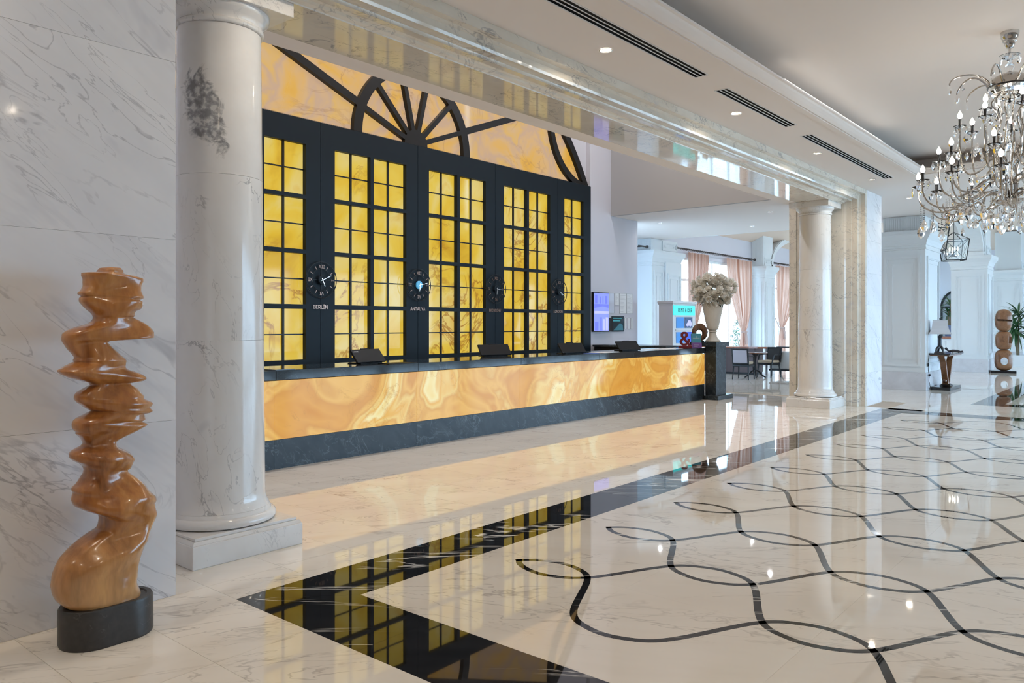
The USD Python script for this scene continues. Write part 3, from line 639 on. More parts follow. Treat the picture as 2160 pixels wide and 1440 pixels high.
cvs = thing('cove_light_strip', 'bright strip light lying along the raised ceiling edge', 'strip light', (0, 0, 0))
obj('diffuser', box(8.2, 11.9, 3.118, 3.142, ZC + .0755, ZC + .098, .004), 'strip_glow', cvs)
obj('channel', box(8.15, 11.95, 3.1425, 3.148, ZC + .0755, ZC + .10), 'steel', cvs)
# ------------------------------------------------------------------ reception counter
CY = 7.247
ct = thing('reception_counter', 'long dark stone reception counter with a glowing onyx front', 'reception desk')
xs_ = [3.2, 4.67, 6.709, 8.744, 10.79, 12.80, 14.68]
for a, b in zip(xs_[:-1], xs_[1:]):
    obj('countertop', box(a + .0008, b - .0008, 7.215, 8.03, .948, 1.052, .003), 'counter_top', ct)
    obj('onyx_panel', box(a + .0012, b - .0012, CY, CY + .03, .314, .938), 'counter_onyx', ct)
    obj('plinth_slab', box(a + .0008, b - .0008, CY + .004, CY + .04, 0, .310), 'slate_marble', ct)
obj('body', box(3.2, 14.68, CY + .042, 7.95, 0, .945), 'black_plastic', ct)
obj('end_panel', box(14.836, 15.05, 7.56, 8.03, 0, 1.05), 'slate_marble', ct)
bd = thing('return_desk', 'low dark return desk between the counter and the back wall', 'desk', (14.55, 8.06, 0))
obj('desk_top', box(0, .75, 0, 1.86, 1.03, 1.07, .003), 'slate_marble', bd)
obj('desk_body', box(.04, .70, .0, 1.84, 0, 1.028), 'black_plastic', bd)
obj('drawer_front', cat(box(.02, .038, .1, .6, .3, .95), box(.02, .038, .65, 1.2, .3, .95)), 'black_frame', bd)
pd = thing('stone_pedestal', 'square dark stone pedestal at the end of the reception counter', 'pedestal', (14.62, 6.93, 0))
obj('foot_slab', box(0, .71, 0, .318, 0, .085, .004), 'slate_marble', pd)
obj('post', box(.065, .53, .07, .30, .086, 1.085), 'slate_marble', pd)
obj('cap_slab', box(0, .60, .03, .62, 1.086, 1.172, .004), 'slate_marble', pd)
# ------------------------------------------------------------------ things on the counter
def monitor(x, y, rz, label, logo=False):
    t = thing('monitor', label, 'computer monitor', (x, y, 1.052), rz, group=None)
    R = rot([1, 0, 0], -38)          # screen lies back; its black back shows to the lobby
    shell = obj('back_shell', T(T(box(-.265, .265, -.014, .014, 0, .20, .005), R), loc=(0, .0, .012)), 'black_plastic', t)
    obj('screen', T(T(box(-.255, .255, .0145, .016, .012, .19), R), loc=(0, 0, .012)), 'black_gloss', t)
    obj('camera_hump', T(T(box(-.075, .075, -.014, .010, .201, .212, .002), R), loc=(0, 0, .012)), 'black_plastic', shell)
    obj('stand_foot', box(-.20, .20, .0, .22, 0, .011, .003), 'black_plastic', t)
    obj('stand_neck', hull([(-.05, .03, .012), (.05, .03, .012), (-.05, .10, .012), (.05, .10, .012), (-.05, .075, .09), (.05, .075, .09)]), 'black_plastic', t)
    if logo:
        tm = meshkit.text_mesh('Lenovo', .019, .0012, True); tm.apply_translation((-.24, .155, 0))
        obj('logo', T(T(xz(tm, -.0142), R), loc=(0, 0, .012)), 'paper_grey', shell)
monitor(6.28, 7.60, 9, 'black tilted monitor with white maker lettering, nearest on the counter', True)
monitor(8.90, 7.83, -20, 'small black tilted monitor under the MOSCOW clock')
monitor(10.42, 7.46, -12, 'black tilted monitor under the LONDON clock')
monitor(12.22, 7.50, -14, 'black tilted monitor farthest along the counter')
def sheet(name, x, y, rz, w, h, material, label, catg, th=.003):
    t = thing(name, label, catg, (x, y, 1.0522), rz)
    obj('sheet_stack', box(-w / 2, w / 2, -h / 2, h / 2, 0, th), material, t); return t
sheet('display_tablet', 4.78, 7.42, 6, .26, .36, 'black_gloss', 'flat black tablet lying beside the near column', 'tablet', .008)
sheet('guest_folder', 6.50, 7.36, -8, .42, .26, 'black_plastic', 'dark folder lying in front of the nearest monitor', 'folder', .006)
sheet('paper_sheet', 11.25, 7.42, 4, .55, .30, 'paper', 'white paper sheet lying left of the farthest monitor', 'paper')
sheet('paper_sheet', 12.85, 7.52, -6, .5, .30, 'paper', 'white paper sheet lying right of the farthest monitor', 'paper')
sheet('paper_sheet', 13.62, 7.50, 3, .75, .30, 'paper', 'long white paper beside the red ampersand figure', 'paper')
sheet('blue_leaflet', 10.75, 7.36, 0, .26, .20, 'leaflet_blue', 'blue leaflet lying beside the white paper sheet', 'leaflet')
am = thing('ampersand_figure', 'small dark red ampersand figure on a block', 'figurine', (14.18, 7.42, 1.0522), -50)
obj('block', box(-.13, .13, -.05, .05, 0, .055, .004), 'dark_red', am)
g = meshkit.text_mesh('&', .26, .035, True); g.apply_translation((-g.bounds.mean(0)[0], -g.bounds[0][1] + .052, -.0175)); obj('ampersand', xz(g, 0), 'dark_red', am)
br = thing('leaflet_stand', 'teal and purple leaflet stand on the counter end', 'leaflet holder', (14.50, 7.33, 1.0522), -50)
R = rot([1, 0, 0], -14)
obj('leaflet', T(box(-.10, .10, -.004, .0, .11, .30), R), 'teal_print', br)
obj('holder_front', T(box(-.105, .105, -.008, -.005, .0, .108), R), 'purple_print', br)
obj('holder_back', T(box(-.105, .105, .001, .004, .0, .29), R), 'black_plastic', br)
obj('print_bar', T(cat(box(-.07, .07, -.0055, -.004, .20, .206), box(-.004, .004, -.0055, -.004, .207, .25), box(-.06, .02, -.0095, -.008, .03, .036), box(-.06, .05, -.0095, -.008, .055, .06)), R), 'paper_grey', br)
rg = thing('wooden_ring', 'brown carved wooden ring standing on the stone pedestal', 'sculpture', (14.76, 7.40, 1.173), -50)
ang = np.linspace(0, 2 * PI, 49)
v, f = [], []
for i, a in enumerate(ang[:-1]):
    w_ = .058 + .014 * math.sin(a + .6); dpt = .05 + .012 * math.cos(2 * a)
    for j in range(12):
        b = 2 * PI * j / 12; rr_ = .125 + w_ * math.cos(b)
        v.append((rr_ * math.cos(a) * .90, dpt * math.sin(b), .185 + rr_ * math.sin(a)))
        f += [[i * 12 + j, ((i + 1) % 48) * 12 + j, ((i + 1) % 48) * 12 + (j + 1) % 12], [i * 12 + j, ((i + 1) % 48) * 12 + (j + 1) % 12, i * 12 + (j + 1) % 12]]
obj('ring', trimesh.Trimesh(np.array(v), np.array(f), process=False), 'dark_wood', rg, smooth=True)
obj('ring_foot', box(-.09, .09, -.05, .05, 0, .022, .004), 'black_frame', rg)
# ------------------------------------------------------------------ urn and flowers
UX, UY = 15.10, 7.27
ur = thing('marble_urn', 'flared cream marble urn on the stone pedestal', 'urn', (UX, UY, 1.173))
obj('foot', lathe([(.165, 0), (.168, .012), (.150, .03), (.115, .06), (.090, .10), (.078, .15), (.074, .19)], 48), 'urn_marble', ur, smooth=40)
obj('collar', lathe([(.075, .191), (.088, .197), (.090, .206), (.086, .215), (.086, .225), (.080, .232)], 48), 'urn_marble', ur, smooth=30)
obj('bowl', lathe([(.080, .233), (.105, .25), (.118, .28), (.140, .38), (.165, .50), (.190, .62), (.214, .74), (.226, .785), (.232, .79), (.226, .795), (.215, .785), (.195, .72), (.0001, .70)], 56), 'urn_marble', ur, smooth=40)
fl = thing('flower_arrangement', 'dense arrangement of white artificial blossoms in the marble urn', 'flowers', (UX, UY, 1.873))
rs = np.random.RandomState(5)
def petal(L, wd):
    n = 5; pts, fc = [], []
    for i in range(n):
        s = i / (n - 1); hw = wd * math.sin(PI * min(1, .12 + .83 * s)) ; z = .35 * L * s * s
        pts += [(L * s, -hw, z + .15 * hw), (L * s, 0, z), (L * s, hw, z + .15 * hw)]
        if i:
            a = 3 * (i - 1); fc += [[a, a + 3, a + 4], [a, a + 4, a + 1], [a + 1, a + 4, a + 5], [a + 1, a + 5, a + 2]]
    return trimesh.Trimesh(np.array(pts), np.array(fc), process=False)
def blossom(size):
    ms = []
    for lay, k, tilt in ((0, 5, 25), (1, 4, 55)):
        for i in range(k):
            p = petal(size * (1 - .2 * lay), size * .42); p.apply_transform(rot([0, 1, 0], -tilt)); p.apply_transform(rot([0, 0, 1], 360 * i / k + 30 * lay)); ms.append(p)
    return cat(ms)
def orient(mesh, d, at):
    d = np.asarray(d, float); d /= np.linalg.norm(d)
    k = mesh.copy(); k.apply_transform(trimesh.geometry.align_vectors([0, 0, 1], d)); k.apply_translation(at); return k
B0 = blossom(.085)
for i in range(230):
    th = rs.uniform(0, 2 * PI); hgt = rs.uniform(.10, .62)
    R_ = (.44 * math.sin(min(1, (hgt + .12) / .50) * PI * .5) if hgt < .38 else .44 - .32 * ((hgt - .38) / .24) ** 2 * rs.uniform(.4, 1)) * rs.uniform(.55, 1)
    p = (R_ * math.cos(th), R_ * math.sin(th), hgt + .03 * rs.randn())
    d = (math.cos(th) + .3 * rs.randn(), math.sin(th) + .3 * rs.randn(), .5 + 1.2 * (hgt - .2) + .3 * rs.randn())
    k = B0.copy(); k.apply_scale(rs.uniform(.75, 1.25)); k.apply_transform(rot([0, 0, 1], rs.uniform(0, 72)))
    obj('blossom', orient(k, d, p), 'petal', fl)
st = []
for i in range(26):
    th = rs.uniform(0, 2 * PI); R_ = rs.uniform(.12, .40); h = rs.uniform(.3, .68)
    st.append(tube([(0.05 * math.cos(th), .05 * math.sin(th), 0), (R_ * .5 * math.cos(th), R_ * .5 * math.sin(th), h * .55), (R_ * math.cos(th), R_ * math.sin(th), h)], .004, 5))
for s in st: obj('stem', s, 'twig', fl)
def leafm(L, wd, bend=.3, n=6):
    pts, fc = [], []
    for i in range(n):
        s = i / (n - 1); hw = wd * math.sin(PI * min(1, .1 + .9 * s)) ** .8; z = -bend * L * s * s
        pts += [(L * s, -hw, z + .2 * hw), (L * s, 0, z), (L * s, hw, z + .2 * hw)]
        if i:
            a = 3 * (i - 1); fc += [[a, a + 3, a + 4], [a, a + 4, a + 1], [a + 1, a + 4, a + 5], [a + 1, a + 5, a + 2]]
    return trimesh.Trimesh(np.array(pts), np.array(fc), process=False)
for i in range(40):
    th = rs.uniform(0, 360); k = leafm(rs.uniform(.12, .24), rs.uniform(.02, .035), .5)
    k.apply_transform(rot([0, 1, 0], -rs.uniform(-5, 45))); k.apply_transform(rot([0, 0, 1], th)); a = math.radians(th); rr_ = rs.uniform(.04, .24)
    k.apply_translation((rr_ * math.cos(a), rr_ * math.sin(a), rs.uniform(.08, .24))); obj('leaf', k, 'leaf_dark', fl)
# ------------------------------------------------------------------ wall by the screen: display, notices
WF = 9.955
tv = thing('wall_display', 'tall lit blue display screen on the wall beside the onyx screen', 'display', (14.88, WF, 1.812))
obj('bezel', cat(box(-.325, .325, -.06, -.001, -.45, .45, .004)), 'black_plastic', tv)
tvs = obj('screen', box(-.305, .305, -.0625, -.0605, -.432, .432), 'screen_blue', tv)
def shp(pts, y, name, material, parent): obj(name, xz(extrude(Polygon(pts), .001), y), material, parent)
# the two room photographs shown on the display: simple lit shapes
shp([(-.29, .18), (.29, .18), (.29, .10), (.05, .13), (-.29, .09)], -.0626, 'image_patch', 'screen_mid', tvs)
for x, w, h in ((-.22, .09, .2), (-.05, .05, .16), (.06, .04, .17), (.2, .08, .18)): shp([(x - w / 2, .19), (x + w / 2, .19), (x + w / 2, .19 + h), (x - w / 2, .19 + h)], -.0626, 'image_patch', 'screen_mid', tvs)
shp([(-.29, .02), (.29, .02), (.29, -.04), (-.29, -.04)], -.0626, 'image_patch', 'screen_pale', tvs)
for x, w, h in ((-.2, .14, .2), (-.02, .06, .30), (.10, .07, .26), (.22, .1, .3)): shp([(x - w / 2, -.42), (x + w / 2, -.42), (x + w / 2, -.42 + h), (x - w / 2, -.42 + h)], -.0626, 'image_patch', 'screen_mid' if x < .05 else 'screen_pale', tvs)
def notice(name, x0, x1, z0, z1, label, lines, frame='paper_grey', mat_='paper', y=WF, catg='notice'):
    t = thing(name, label, catg, ((x0 + x1) / 2, y, (z0 + z1) / 2)); w, h = (x1 - x0) / 2, (z1 - z0) / 2
    obj('frame', cat(box(-w, w, -.012, -.001, -h, -h + .012), box(-w, w, -.012, -.001, h - .012, h), box(-w, -w + .012, -.012, -.001, -h + .012, h - .012), box(w - .012, w, -.012, -.001, -h + .012, h - .012)), frame, t)
    sh_ = obj('sheet', box(-w + .012, w - .012, -.008, -.001, -h + .012, h - .012), mat_, t)
    if lines:
        k = [box(-w + .035, -w + .035 + (2 * w - .07) * RNG.uniform(.55, 1), -.0088, -.0081, z, z + .007) for z in np.linspace(-h + .05, h - .06, lines)]
        for b_ in k: obj('print_line', b_, 'paper_grey', sh_)
    return t
notice('framed_notice', 15.225, 15.505, 1.785, 2.265, 'pale framed notice right beside the lit display', 0, 'paper_grey', 'paper_tint')
notice('framed_notice', 15.52, 15.715, 1.98, 2.27, 'small framed price notice, shortest on the wall', 8)
notice('framed_notice', 15.73, 16.03, 1.785, 2.27, 'framed text notice, left of the tall pair', 13)
notice('framed_notice', 16.04, 16.335, 1.785, 2.27, 'framed text notice, right of the tall pair', 13)
for i, (x, l) in enumerate(((15.99, 'first slim notice strip beside the dark poster'), (16.14, 'middle slim notice strip under the framed text'), (16.28, 'last slim notice strip nearest the wall corner'))):
    notice('notice_strip', x - .045, x + .045, 1.41, 1.69, l, 5)
ps = thing('dark_poster', 'dark teal poster with pale print on the wall', 'poster', (15.645, WF, 1.54))
obj('board', box(-.26, .26, -.02, -.001, -.18, .18), 'poster_dark', ps)
obj('title_bar', cat(box(-.22, .16, -.0215, -.0205, .12, .145), box(-.22, .10, -.0215, -.0205, .06, .095)), 'teal_glow', ps)
obj('lower_picture', xz(extrude(Polygon([(-.2, -.15), (.08, .02), (.2, -.02), (.22, -.15)]), .001), -.0205), 'teal_print', ps)
bx = thing('black_wall_box', 'plain black box on the wall under the first notice', 'wall box', (15.29, WF, 1.52))
obj('box_body', box(-.085, .085, -.05, -.001, -.155, .155, .004), 'black_plastic', bx)
obj('box_face', box(-.07, .07, -.052, -.0505, -.14, .14), 'black_gloss', bx)
# ------------------------------------------------------------------ car rental kiosk
ki = thing('rental_kiosk', 'white kiosk with a turquoise lit sign reading RENT A CAR', 'kiosk', (16.57, 9.0, 0))
obj('cabinet', box(0, 1.16, 0, .37, 0, 2.0, .004), 'white_gloss', ki)
obj('cornice', cat(box(-.03, 1.19, -.03, .40, 2.03, 2.09, .006), box(-.015, 1.175, -.015, .385, 2.0005, 2.03, .004)), 'white_gloss', ki)
sgn = obj('sign_panel', box(.02, 1.10, -.02, -.001, 1.75, 1.98), 'sign_turquoise', ki)
tm = meshkit.text_mesh('RENT A CAR', .10, .004, False); s_ = .70 / (tm.bounds[1][0] - tm.bounds[0][0]); tm.apply_scale((s_, 1, 1)); tm.apply_translation((.22, 1.82, 0))
for pc_ in tm.split(only_watertight=False): obj('letter', xz(pc_, -.0205), 'ink', sgn)
for i, (x0, z0, mt) in enumerate(((.17, 1.44, 'print_blue'), (.60, 1.44, 'print_navy'), (.17, 1.08, 'print_blue'), (.60, 1.08, 'print_deep'))):
    obj('picture', box(x0, x0 + .38, -.012, -.001, z0, z0 + .26), mt, ki)
car = Polygon([(.66, 1.49), (.66, 1.54), (.72, 1.57), (.77, 1.63), (.88, 1.63), (.93, 1.57), (.96, 1.55), (.96, 1.49), (.90, 1.49), (.88, 1.47), (.85, 1.49), (.75, 1.49), (.73, 1.47), (.70, 1.49)])
obj('car_print', xz(extrude(car, .001), -.0125), 'screen_pale', ki)
obj('picture_rail', cat(box(.12, 1.02, -.01, -.001, 1.72, 1.74), box(.12, 1.02, -.02, -.001, 1.385, 1.40)), 'paper', ki)
# ------------------------------------------------------------------ carved wood sculpture
SC_Y = 4.02
sp = thing('wood_sculpture', 'tall twisting polished wood sculpture on a dark stone base', 'sculpture', (1.645, SC_Y, 0))
F_, CX_, HZ_ = 1638.24, 1080, 682.03
def on_y(px, py, Y):
    r = (px - CX_) / F_; u = (HZ_ - py) / F_; dx, dy = CS + r * SN, SN - r * CS; t = Y / dy
    return np.array([t * dx - 1.645, EYE[2] + t * u])
A_ = lambda x, y: (80 + x / 3.132, 540 + y / 3.132)
B_ = lambda x, y: (80 + x / 2.88, 900 + y / 2.88)
CONT = [A_(*q) for q in []]
rings = []
for l, r in [((440, 74), (515, 74)), ((408, 80), (545, 82)), ((400, 103), (548, 116)), ((320, 106), (640, 140)), ((296, 110), (681, 157)), ((296, 125), (681, 172)), ((306, 152), (670, 195)), ((308, 190), (668, 230)), ((292, 222), (678, 256)), ((272, 243), (686, 274)), ((280, 255), (682, 284)), ((296, 264), (662, 293)),
             ((284, 278), (678, 304)), ((283, 296), (680, 318)), ((300, 322), (672, 348)), ((340, 360), (634, 366)), ((356, 376), (628, 380)), ((368, 392), (630, 394)), ((372, 408), (618, 404)), ((362, 426), (655, 424)), ((335, 446), (705, 452)), ((250, 470), (742, 486)), ((190, 496), (754, 506)), ((165, 520), (754, 522)), ((162, 545), (752, 538)), ((168, 565), (640, 547)),
             ((185, 590), (480, 553)), ((198, 612), (458, 566)), ((218, 634), (466, 584)), ((236, 655), (500, 616)), ((246, 672), (542, 655)), ((240, 684), (572, 682)), ((238, 690), (576, 692)), ((243, 696), (570, 725)), ((200, 716), (575, 742)), ((140, 750), (640, 765)), ((131, 760), (690, 788)), ((150, 778), (706, 806)), ((220, 808), (690, 820)), ((300, 828), (640, 830)),
             ((345, 841), (600, 836)), ((352, 850), (606, 846)), ((315, 872), (632, 862)), ((262, 905), (670, 898)), ((248, 926), (690, 925)), ((247, 940), (688, 936)), ((254, 955), (738, 962)), ((270, 972), (744, 972)), ((292, 986), (738, 986)), ((308, 998), (728, 998)), ((322, 1006), (742, 1012)), ((338, 1014), (746, 1020)), ((356, 1020), (728, 1032)), ((350, 1026), (690, 1042)), ((310, 1048), (696, 1058)), ((262, 1072), (698, 1076)),
             ((238, 1098), (676, 1086)), ((234, 1114), (706, 1100)), ((236, 1136), (712, 1108)), ((248, 1156), (680, 1128)), ((258, 1166), (640, 1150)), ((256, 1174), (600, 1170)), ((272, 1190), (548, 1194)), ((290, 1208), (512, 1214)), ((303, 1226), (504, 1226)), ((308, 1240), (504, 1238)), ((300, 1254), (512, 1252)), ((268, 1272), (545, 1270)), ((232, 1292), (590, 1292)), ((217, 1312), (614, 1316)), ((219, 1332), (623, 1338)), ((238, 1352), (612, 1362))]:
    rings.append((A_(*l), A_(*r)))
for l, r in [((262, 228), (548, 244)), ((280, 244), (530, 258)), ((288, 264), (540, 272)), ((284, 288), (570, 290)), ((268, 312), (606, 318)), ((262, 326), (636, 348)), ((246, 350), (656, 376)), ((222, 376), (684, 402)), ((218, 390), (699, 416)), ((228, 408), (703, 436)), ((222, 430), (694, 458)), ((218, 448), (694, 472)), ((220, 464), (698, 492)), ((230, 482), (706, 518)), ((262, 502), (698, 540)), ((322, 520), (680, 570)), ((372, 530), (668, 596)), ((386, 545), (660, 615)), ((388, 565), (654, 628)), ((386, 590), (648, 650)),
             ((376, 618), (640, 678)), ((330, 648), (625, 708)), ((272, 690), (612, 742)), ((225, 728), (602, 775)), ((180, 772), (594, 812)), ((140, 820), (588, 850)), ((110, 872), (584, 890)), ((94, 925), (584, 918)), ((88, 975), (588, 940)), ((96, 1022), (596, 958)), ((114, 1062), (604, 976)), ((140, 1086), (609, 992)), ((180, 1106), (606, 1010)), ((230, 1117), (598, 1024))]:
    rings.append((B_(*l), B_(*r)))
L2 = np.array([on_y(*a, SC_Y) for a, b in rings]); R2 = np.array([on_y(*b, SC_Y) for a, b in rings])
def smooth_fit(P, n):
    k = np.concatenate([[0], np.cumsum(np.full(len(P) - 1, 1.0))]); q = np.linspace(0, k[-1], n)
    from scipy.interpolate import PchipInterpolator
    return np.stack([PchipInterpolator(k, P[:, i])(q) for i in range(P.shape[1])], 1)
NRG = 420; Lq, Rq = smooth_fit(L2, NRG), smooth_fit(R2, NRG)
NS = 72; ph = np.arange(NS) * 2 * PI / NS
cen, half = (Lq + Rq) / 2, (Rq - Lq) / 2
from scipy.ndimage import gaussian_filter1d
wid = np.hypot(half[:, 0], 0)
zlev = cen[:, 1]
dep = .10 + .028 * np.sin(zlev * 3.1 + .6) + .30 * (gaussian_filter1d(wid, 2) - .10)
dep = np.clip(dep, .055, .17); dep[:6] = np.minimum(dep[:6], wid[:6] * .9)
base_k = np.clip((.45 - zlev) / .25, 0, 1); dep = dep * (1 - base_k) + base_k * np.minimum(.115, dep + .02)
# the front of the figure is notched where its left and right ridges run past each other
v = np.zeros((NRG, NS, 3))
co, si = np.cos(ph), np.sin(ph)
se = lambda a, e: np.sign(a) * np.abs(a) ** e
for i in range(NRG):
    e = .82
    x = cen[i, 0] + half[i, 0] * se(co, e); y = -dep[i] * se(si, e)
    zz_ = cen[i, 1] + half[i, 1] * se(co, e)
    # ridges wind round the body
    k = .017 * np.sin(26 * zz_ + 2.2 * ph) * (np.abs(si) ** 1.5) * (1 - base_k[i])
    y = y * (1 + k / max(dep[i], .05) * 1.1)
    v[i] = np.stack([x, y, zz_], 1)
v = v.reshape(-1, 3)
nz = meshkit.fbm(v * [9, 9, 14], 3, 4) - .5
vc = v - np.repeat(np.stack([cen[:, 0], np.zeros(NRG), cen[:, 1]], 1), NS, 0)
v = v + vc * (nz * .05)[:, None]
f = []
for i in range(NRG - 1):
    a = i * NS + np.arange(NS); b = i * NS + (np.arange(NS) + 1) % NS
    f.append(np.stack([a, b + NS, b], 1)); f.append(np.stack([a, a + NS, b + NS], 1))
f = np.concatenate(f)
ct_, cb_ = len(v), len(v) + 1
v = np.vstack([v, v[:NS].mean(0), v[-NS:].mean(0)])
f = np.vstack([f, [[ct_, j, (j + 1) % NS] for j in range(NS)], [[cb_, (NRG - 1) * NS + (j + 1) % NS, (NRG - 1) * NS + j] for j in range(NS)]])
obj('carved_body', trimesh.Trimesh(v, f, process=False), 'honey_wood', sp, smooth=True)
def stadium(L, w): return LineString([(-(L - w) / 2, 0), ((L - w) / 2, 0)]).buffer(w / 2, 20)
lo, up = stadium(.425, .285), stadium(.435, .275)
vb = []
for P_, z in ((lo, 0), (lo.buffer(.004), .01), (up.buffer(-.001), .175), (up.buffer(-.008), .186), (up.buffer(-.03), .186), (up.buffer(-.036), .180)):
    c = np.array([P_.exterior.interpolate(t, True).coords[0] for t in np.linspace(0, 1, 81)[:-1]]); vb.append(np.column_stack([c, np.full(80, z)]))
vb = np.array(vb); f = []
for i in range(5):
    for j in range(80):
        k = (j + 1) % 80; f += [[i*80+j, i*80+k, (i+1)*80+k], [i*80+j, (i+1)*80+k, (i+1)*80+j]]
vv = np.vstack([vb.reshape(-1, 3), [[0, 0, .180]]]); f += [[480, 400 + j, 400 + (j + 1) % 80] for j in range(80)]
bs = trimesh.Trimesh(vv, np.array(f), process=False); bs.apply_translation((0, 0, 0))
obj('stone_base', bs, 'base_stone', sp, smooth=40)
# ------------------------------------------------------------------ white panelled piers
def face_frame(axis, at, a0, a1, z0, z1):
    """A raised moulding frame and a shallow inner bead on a pier face: axis 'x' looks to -X, 'y' to -Y."""
    ms = []
    for o, w, d in ((0, .05, .030), (.05, .028, .018), (.16, .014, .010)):
        b0, b1, c0, c1 = a0 + o, a1 - o, z0 + o, z1 - o
        for (p0, p1, q0, q1) in ((b0, b1, c0, c0 + w), (b0, b1, c1 - w, c1), (b0, b0 + w, c0 + w, c1 - w), (b1 - w, b1, c0 + w, c1 - w)):
            ms.append(box(at - d, at - .0005, p0, p1, q0, q1) if axis == 'x' else box(p0, p1, at - d, at - .0005, q0, q1))
    return cat(ms)
def pier(x0, x1, y0, y1, label, top=4.055, split=None):
    t = thing('panelled_pier', label, 'pier', (0, 0, 0))
    obj('marble_base', box(x0 - .02, x1 + .02, y0 - .02, y1 + (.02 if y1 < 11 else 0), 0, .42, .003), 'pier_marble', t)
    obj('shaft', box(x0, x1, y0, y1, .421, 3.40), 'white_paint', t)
    if split is None:
        obj('panel_frame', face_frame('x', x0, y0 + .10, y1 - .10, .55, 3.12), 'white_paint', t)
        obj('panel_frame', face_frame('y', y0, x0 + .12, x1 - .12, .55, 3.12), 'white_paint', t)
    else:
        obj('panel_frame', face_frame('y', y0, x0 + .10, split - .08, .55, 3.12), 'white_paint', t)
        obj('front_leaf', box(split, x1, y0 - .06, y0 - .001, .421, 3.39), 'white_paint', t)
        obj('panel_frame', face_frame('y', y0 - .06, split + .10, x1 - .10, .55, 3.05), 'white_paint', t)
    cp = []
    pr = [(-.001, 3.26), (.018, 3.27), (.018, 3.30), (.008, 3.31), (.008, 3.36), (.020, 3.37), (.030, 3.42), (.055, 3.49), (.095, 3.55), (.125, 3.60), (.130, 3.62), (.130, 3.70), (-.01, 3.702)]
    ye = y1 if y1 < 11 else y1 + .2
    v, f = [], []
    for o, z in pr: v += [(x0 - o, y0 - o, z), (x1 + o, y0 - o, z), (x1 + o, ye + o, z), (x0 - o, ye + o, z)]
    for i in range(len(pr) - 1):
        for j in range(4):
            k = (j + 1) % 4; a = 4 * i; f += [[a + j, a + k, a + 4 + k], [a + j, a + 4 + k, a + 4 + j]]
    n_ = len(v) - 4; f += [[n_, n_ + 1, n_ + 2], [n_, n_ + 2, n_ + 3]]
    if y1 > 11: v = [(a, min(b, 12.075), c) for a, b, c in v]
    obj('capital', trimesh.Trimesh(np.array(v, float), np.array(f), process=False), 'white_paint', t)
    i_ = .06
    obj('upper_block', box(x0 + i_, x1 - i_, y0 + i_, y1 - (i_ if y1 < 11 else 0), 3.703, top), 'white_paint', t)
    hh = top - 3.70
    if hh > .3:
        nn = int((y1 - y0 - 2 * i_) / .045)
        obj('beadboard', cat([box(x0 + i_ - .006, x0 + i_ - .0005, y0 + i_ + .045 * k, y0 + i_ + .045 * k + .036, 3.704, min(top, 5.0)) for k in range(nn)]), 'white_paint', t)
        obj('upper_frame', face_frame('y', y0 + i_, x0 + .7 if x1 - x0 > 1.2 else x0 + .15, x1 - .1, 3.74, min(top, 4.05) - .03), 'white_paint', t)
    return t
pier(19.80, 21.30, 4.27, 5.25, 'white panelled pier behind the console table')
pier(28.30, 29.30, 4.34, 5.36, 'white panelled pier behind the stacked wooden sculpture', 5.25)
pier(36.80, 37.9, 4.45, 5.45, 'white panelled pier behind the potted palm, farthest to the right', 5.25)
pier(20.0, 21.70, 11.54, 12.07, 'white panelled pier behind the rental kiosk', 4.055, split=20.72)
pier(28.33, 29.34, 11.56, 12.07, 'white panelled pier between the two curtained windows', 5.25)
# arches springing from the piers
def arch(name, label, x0, x1, y, th, z0, rise, parent=None):
    t = thing(name, label, 'arch', (0, 0, 0))
    a = np.linspace(0, PI, 41); cx, rx = (x0 + x1) / 2, (x1 - x0) / 2
    o = [(cx - rx * math.cos(k), z0 + rise * math.sin(k)) for k in a]; i_ = [(cx - (rx - .26) * math.cos(k), z0 + (rise - .26) * math.sin(k)) for k in a]
    m_ = extrude(Polygon(o + i_[::-1]), th); obj('arch_ring', xz(m_, y + th), 'white_paint', t)
    o2 = [(cx - (rx - .03) * math.cos(k), z0 + (rise - .03) * math.sin(k)) for k in a]; i2 = [(cx - (rx - .10) * math.cos(k), z0 + (rise - .10) * math.sin(k)) for k in a]
    obj('arch_bead', xz(extrude(Polygon(o2 + i2[::-1]), .03), y - .0005), 'white_paint', t)
    obj('impost', cat(box(x0 - .0, x0 + .34, y - .03, y + th, z0 - .12, z0 - .002, .004), box(x1 - .34, x1, y - .03, y + th, z0 - .12, z0 - .002, .004)), 'white_paint', t)
    return t
arch('wall_arch', 'white arch springing from the pier between the curtained windows', 29.1, 36.8, 11.62, .44, 3.82, 1.42)
arch('wall_arch', 'white arch between the two white piers behind the lanterns', 21.15, 28.50, 4.45, .60, 3.82, 1.42)
